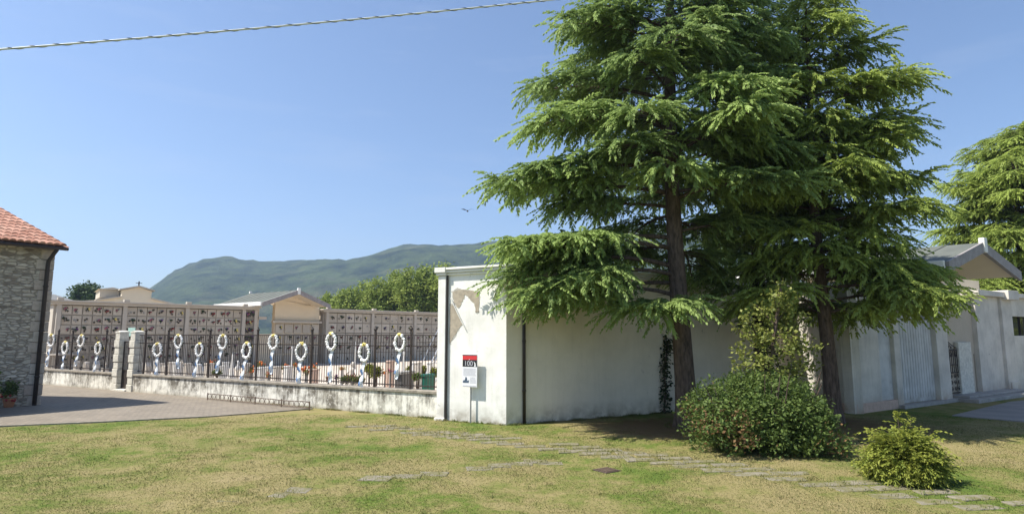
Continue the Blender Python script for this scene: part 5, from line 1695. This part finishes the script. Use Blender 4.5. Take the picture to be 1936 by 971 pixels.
# ================================================================== PLANTERS BY THE HOUSE
P = ground(-44, 786); P.z = .035
t = thing('terracotta_planter', 'large terracotta planter with dark plant cut by the left edge', 'planter', P)
m = MB(); m.lathe([(.36, 0), (.38, .03), (.49, .52), (.53, .53), (.54, .62), (.48, .62), (.44, .55), (.05, .54)], (0, 0, 0), 24); m.build('pot', M['terracotta'], t, smooth=False)
rg = np.random.default_rng(2)
pts, tn = clusters(rg, 40, (0, 0, 1.0), (.5, .5, .5), 20, .1, .3)
leaf_mesh('plant', leaf_cloud(rg, pts, .2, .3, .4), np.repeat(tn * .6, 4).reshape(-1, 4), M['shrub'], t)
P = ground(16, 771); P.z = .035
t = thing('flower_pot', 'small pot with red flowers and dark leaves against the stone house', 'planter', P)
m = MB(); m.lathe([(.13, 0), (.18, .25), (.20, .26), (.20, .3), (.05, .29)], (0, 0, 0), 14); m.build('pot', M['terracotta'], t)
pts, tn = clusters(rg, 24, (0, 0, .55), (.3, .25, .35), 18, .06, .2)
leaf_mesh('plant', leaf_cloud(rg, pts, .12, .5, .3), np.repeat(tn * .5, 4).reshape(-1, 4), M['shrub'], t)
m = MB()
for k in range(9): m.ball((rg.uniform(-.25, .3), rg.uniform(-.25, 0), rg.uniform(.15, .45)), .045, 6, 4)
m.build('blooms', M['petal_red'], t, smooth=True)

# drain cover in the lawn
P = ground(1147, 887)
t = thing('drain_cover', 'small dark rusty cover set in the lawn beside the slab path', 'drain cover', (P.x, P.y, lawn_z(P.x, P.y)), R(35))
m = MB(); m.box(-.19, .19, -.19, .19, -.05, .018); m.build('frame', M['rustplate'], t, bevel=.006)
m = MB()
for i in range(5): m.box(-.15, .15, -.145 + i * .062, -.105 + i * .062, .018, .028)
m.build('ribs', M['rust'], t)

# overhead cable
A_ = at(-260, 113, 5.2); B2 = at(1330, -32, 7.4)
cbm = thing('overhead_cable', 'pale overhead cable with dark spiral binding crossing the upper left sky', 'cable', A_)
n = 156; pts = []
for i in range(n + 1):
    t_ = -.9 + 2.6 * i / n; p = A_.lerp(B2, t_) - A_; p.z -= .55 * (1 - (2 * t_ - 1) ** 2) * .10
    pts.append(p)
m = MB(); m.tube(pts, .0095, 8); m.build('cable', M['cable'], cbm, smooth=True)
m = MB()
N_ = 3900; hx = []
for k in range(N_ + 1):
    t_ = k / N_; f = t_ * n; i = min(int(f), n - 1); c = pts[i].lerp(pts[i + 1], f - i)
    th = k * .55 + 3 * sin(k * .021)
    hx.append(c + Vector((.0, 0.0105 * cos(th * .35), .0105 * sin(th * .35))))
m.tube(hx, .0042, 4)
m.build('binding', M['cable_dark'], cbm)

# birds
def bird(P, s, mats, label, flying, rz):
    t = thing('bird', label, 'bird', P, rz)
    m = MB()
    m.tube([(-.16, 0, .0), (-.1, 0, .01), (0, 0, .0), (.1, 0, .02), (.15, 0, .045), (.19, 0, .05), (.225, 0, .045)], [.012, .04, .06, .05, .035, .028, .006], 8)
    m.add([(-.14, -.02, .0), (-.14, .02, .0), (-.28, .05, -.01), (-.28, -.05, -.01), (-.14, -.02, .01), (-.14, .02, .01), (-.28, .05, 0), (-.28, -.05, 0)], [(0, 1, 2, 3), (7, 6, 5, 4), (0, 4, 5, 1), (1, 5, 6, 2), (2, 6, 7, 3), (3, 7, 4, 0)])
    b_ = m.build('body', mats[0], t, smooth=True)
    for sd in (-1, 1):
        m = MB()
        if flying: o = [(.07, .03, .03), (.10, .22, .16), (.02, .46, .12), (-.06, .24, .13), (-.09, .03, .02)]
        else: o = [(.08, .055, .03), (.02, .075, .02), (-.2, .05, -.01), (-.12, .06, -.03), (0, .075, -.03)]
        v = [(x, sd * y, z) for x, y, z in o] + [(x, sd * y, z + .008) for x, y, z in o]
        k = len(o)
        m.add(v, [tuple(range(k)), tuple(range(2 * k - 1, k - 1, -1))] + [(i, (i + 1) % k, (i + 1) % k + k, i + k) for i in range(k)])
        m.build('wing', mats[1], t)
    t.scale = (s, s, s)
bird(at(884, 399, 26), .65, (M['bird_dark'], M['bird_dark']), 'small dark bird flying in the open sky left of the cedars', True, R(100))
bird(at(1717, 336, T3.y + .3), .9, (M['dove'], M['bird_dark']), 'white bird perched at a branch end on the right side of the cedars', False, R(150))

# ================================================================== GRASS
def grass():
    rg = np.random.default_rng(77)
    n = 370000
    u = rg.random(n)
    Y = 6.6 * np.exp(u * math.log(19.5 / 6.6))        # denser near the viewer
    X = rg.uniform(-1, 1, n) * (Y * 1.0 + 1.5)
    keep = np.ones(n, bool)
    for (x, y, a, b, ang, pr) in SLABS:
        dx, dy = X - x, Y - y
        lx, ly = dx * cos(ang) + dy * sin(ang), -dx * sin(ang) + dy * cos(ang)
        ins = (np.abs(lx) < a - .02) & (np.abs(ly) < b - .01)
        keep &= ~(ins & (rg.random(n) < pr))
    # not on paving, behind walls or on the road
    ex_ = np.array([p[0] for p in edge_pts]); ey_ = np.array([p[1] for p in edge_pts])
    o = np.argsort(ex_)
    lim = np.interp(X, ex_[o], ey_[o], right=99) - .06
    keep &= ~((X < edge_pts[-2][0]) & (Y > lim))
    fx1 = (X - FENCE_P.x) * -sin(FENCE_RZ) + (Y - FENCE_P.y) * cos(FENCE_RZ)
    keep &= ~((fx1 > -.03) & (X < -.3))
    s1 = -(X - CORNER.x) * ss + (Y - CORNER.y) * cs
    keep &= ~((s1 > -.04) & (X > -.4) & (X < 10.6))
    e_l = -(X - EPo.x) * sin(ENT_RZ) + (Y - EPo.y) * cos(ENT_RZ)
    keep &= ~((e_l > -.28) & (X > 10.3))
    rx = np.array([e0.x, e1.x, e2.x, e3.x]); ry = np.array([e0.y, e1.y, e2.y, e3.y])
    keep &= ~((X > e0.x - .1) & (Y > np.interp(X, rx, ry) - .05))
    dmin = np.full(n, 9.0)
    for (x, y, r) in TREES: dmin = np.minimum(dmin, np.hypot(X - x, Y - y) / r)
    keep &= rg.random(n) < np.clip(dmin * 1.1, .12, 1)
    X, Y = X[keep], Y[keep]; n = len(X)
    Z = 0.018 * np.sin(X * .7 + 1.3) * np.sin(Y * .9) + .01 * np.sin(X * 2.1 + Y * 1.7)
    Z = np.where(Y < 16, Z, Z * np.clip(1 - (Y - 16) / 3, 0, 1)) - .004
    lump = (np.sin(X * 1.9 + 2 * np.sin(Y * 1.3)) * np.sin(Y * 2.3 + 1.7 * np.sin(X * .9)) + 1) / 2
    L = (.017 + .026 * rg.random(n) ** 2) * (.65 + .8 * lump) * (1 + (rg.random(n) < .012) * 1.0)
    # longer tufts left by the mower along walls, trunks, slabs and the shrub
    ex1, ey1 = [], []
    def along(p, q, k, w):
        u = rg.random(k) ** 1.0; u = np.where(np.sin(u * 37 + p[0]) + rg.normal(size=k) * .5 > .1, u, -1); u = u[u >= 0]
        ex1.append(p[0] + (q[0] - p[0]) * u + rg.normal(size=len(u)) * w); ey1.append(p[1] + (q[1] - p[1]) * u - np.abs(rg.normal(size=len(u))) * w)
    c0_ = CORNER.to_2d()
    along(wallpt(-8, -.04), wallpt(-.1, -.04), 2600, .05)
    along(c0_ + Vector(blk_xy(xp0, -.1)), c0_ + Vector(blk_xy(0, -.06)), 700, .05)
    along(c0_ + Vector(side_xy(0, -.08)), c0_ + Vector(side_xy(6, -.08)), 2000, .06)
    for (tx, ty, tr) in ((T1.x, T1.y, .5), (T3.x, T3.y, .42), (ground(1712, 908).x, ground(1712, 908).y, .5)):
        aa = rg.uniform(0, 6.28, 260); ex1.append(tx + np.cos(aa) * tr); ey1.append(ty + np.sin(aa) * tr)
    for (x, y, a_, b_, ang, pr) in SLABS:
        k = 46; u = rg.uniform(-1, 1, k) * a_; sd_ = np.where(rg.random(k) < .5, -1, 1) * (b_ + rg.normal(size=k) * .02)
        ex1.append(x + u * cos(ang) - sd_ * sin(ang)); ey1.append(y + u * sin(ang) + sd_ * cos(ang))
    for _ in range(70):       # weeds
        cx, cy = rg.uniform(-9, 9), rg.uniform(8.3, 15)
        if abs(cx) > cy * .9: continue
        k = 26; ex1.append(cx + rg.normal(size=k) * .05); ey1.append(cy + rg.normal(size=k) * .05)
    EX, EY = np.concatenate(ex1), np.concatenate(ey1)
    EL = rg.uniform(.05, .13, len(EX)); EL[-26 * 60:] *= .8
    X, Y, Z, L = np.r_[X, EX], np.r_[Y, EY], np.r_[Z, np.full(len(EX), -.005)], np.r_[L, EL]; n = len(X)
    a = rg.uniform(0, 6.28, n); tilt = rg.uniform(.25, 1.2, n)
    D = np.c_[np.cos(a) * tilt, np.sin(a) * tilt, np.ones(n)]
    q = diamonds(np.c_[X, Y, Z], D, L, .0045 + .0006 * Y * rg.uniform(.6, 1.2, n), rg.uniform(-.5, .5, n), .25)
    t = NT('grass blades')
    c, v, f = lawn_colour(t)
    at_ = t.n('Attribute'); at_.attribute_name = 'tint'
    c = t.mix(t.math('MULTIPLY', t.ramp(at_.outputs['Fac'], .55, .9), .75), c, (.30, .235, .12))
    c = t.mix(t.math('MULTIPLY', t.ramp(at_.outputs['Fac'], .30, .0), .55), c, (.06, .10, .02))
    t.done(c, .7, .15)
    tr = t.n('BsdfTranslucent'); t.l(c, tr.inputs['Color'])
    mx = t.n('MixShader'); mx.inputs[0].default_value = .2
    t.l(t.b.outputs[0], mx.inputs[1]); t.l(tr.outputs[0], mx.inputs[2]); t.l(mx.outputs[0], t.out.inputs['Surface'])
    o = leaf_mesh('grass', q, np.repeat(rg.random(n), 4).reshape(-1, 4), t.mat)
    tag(o, 'short patchy green and straw coloured grass', 'grass', kind='stuff')
grass()
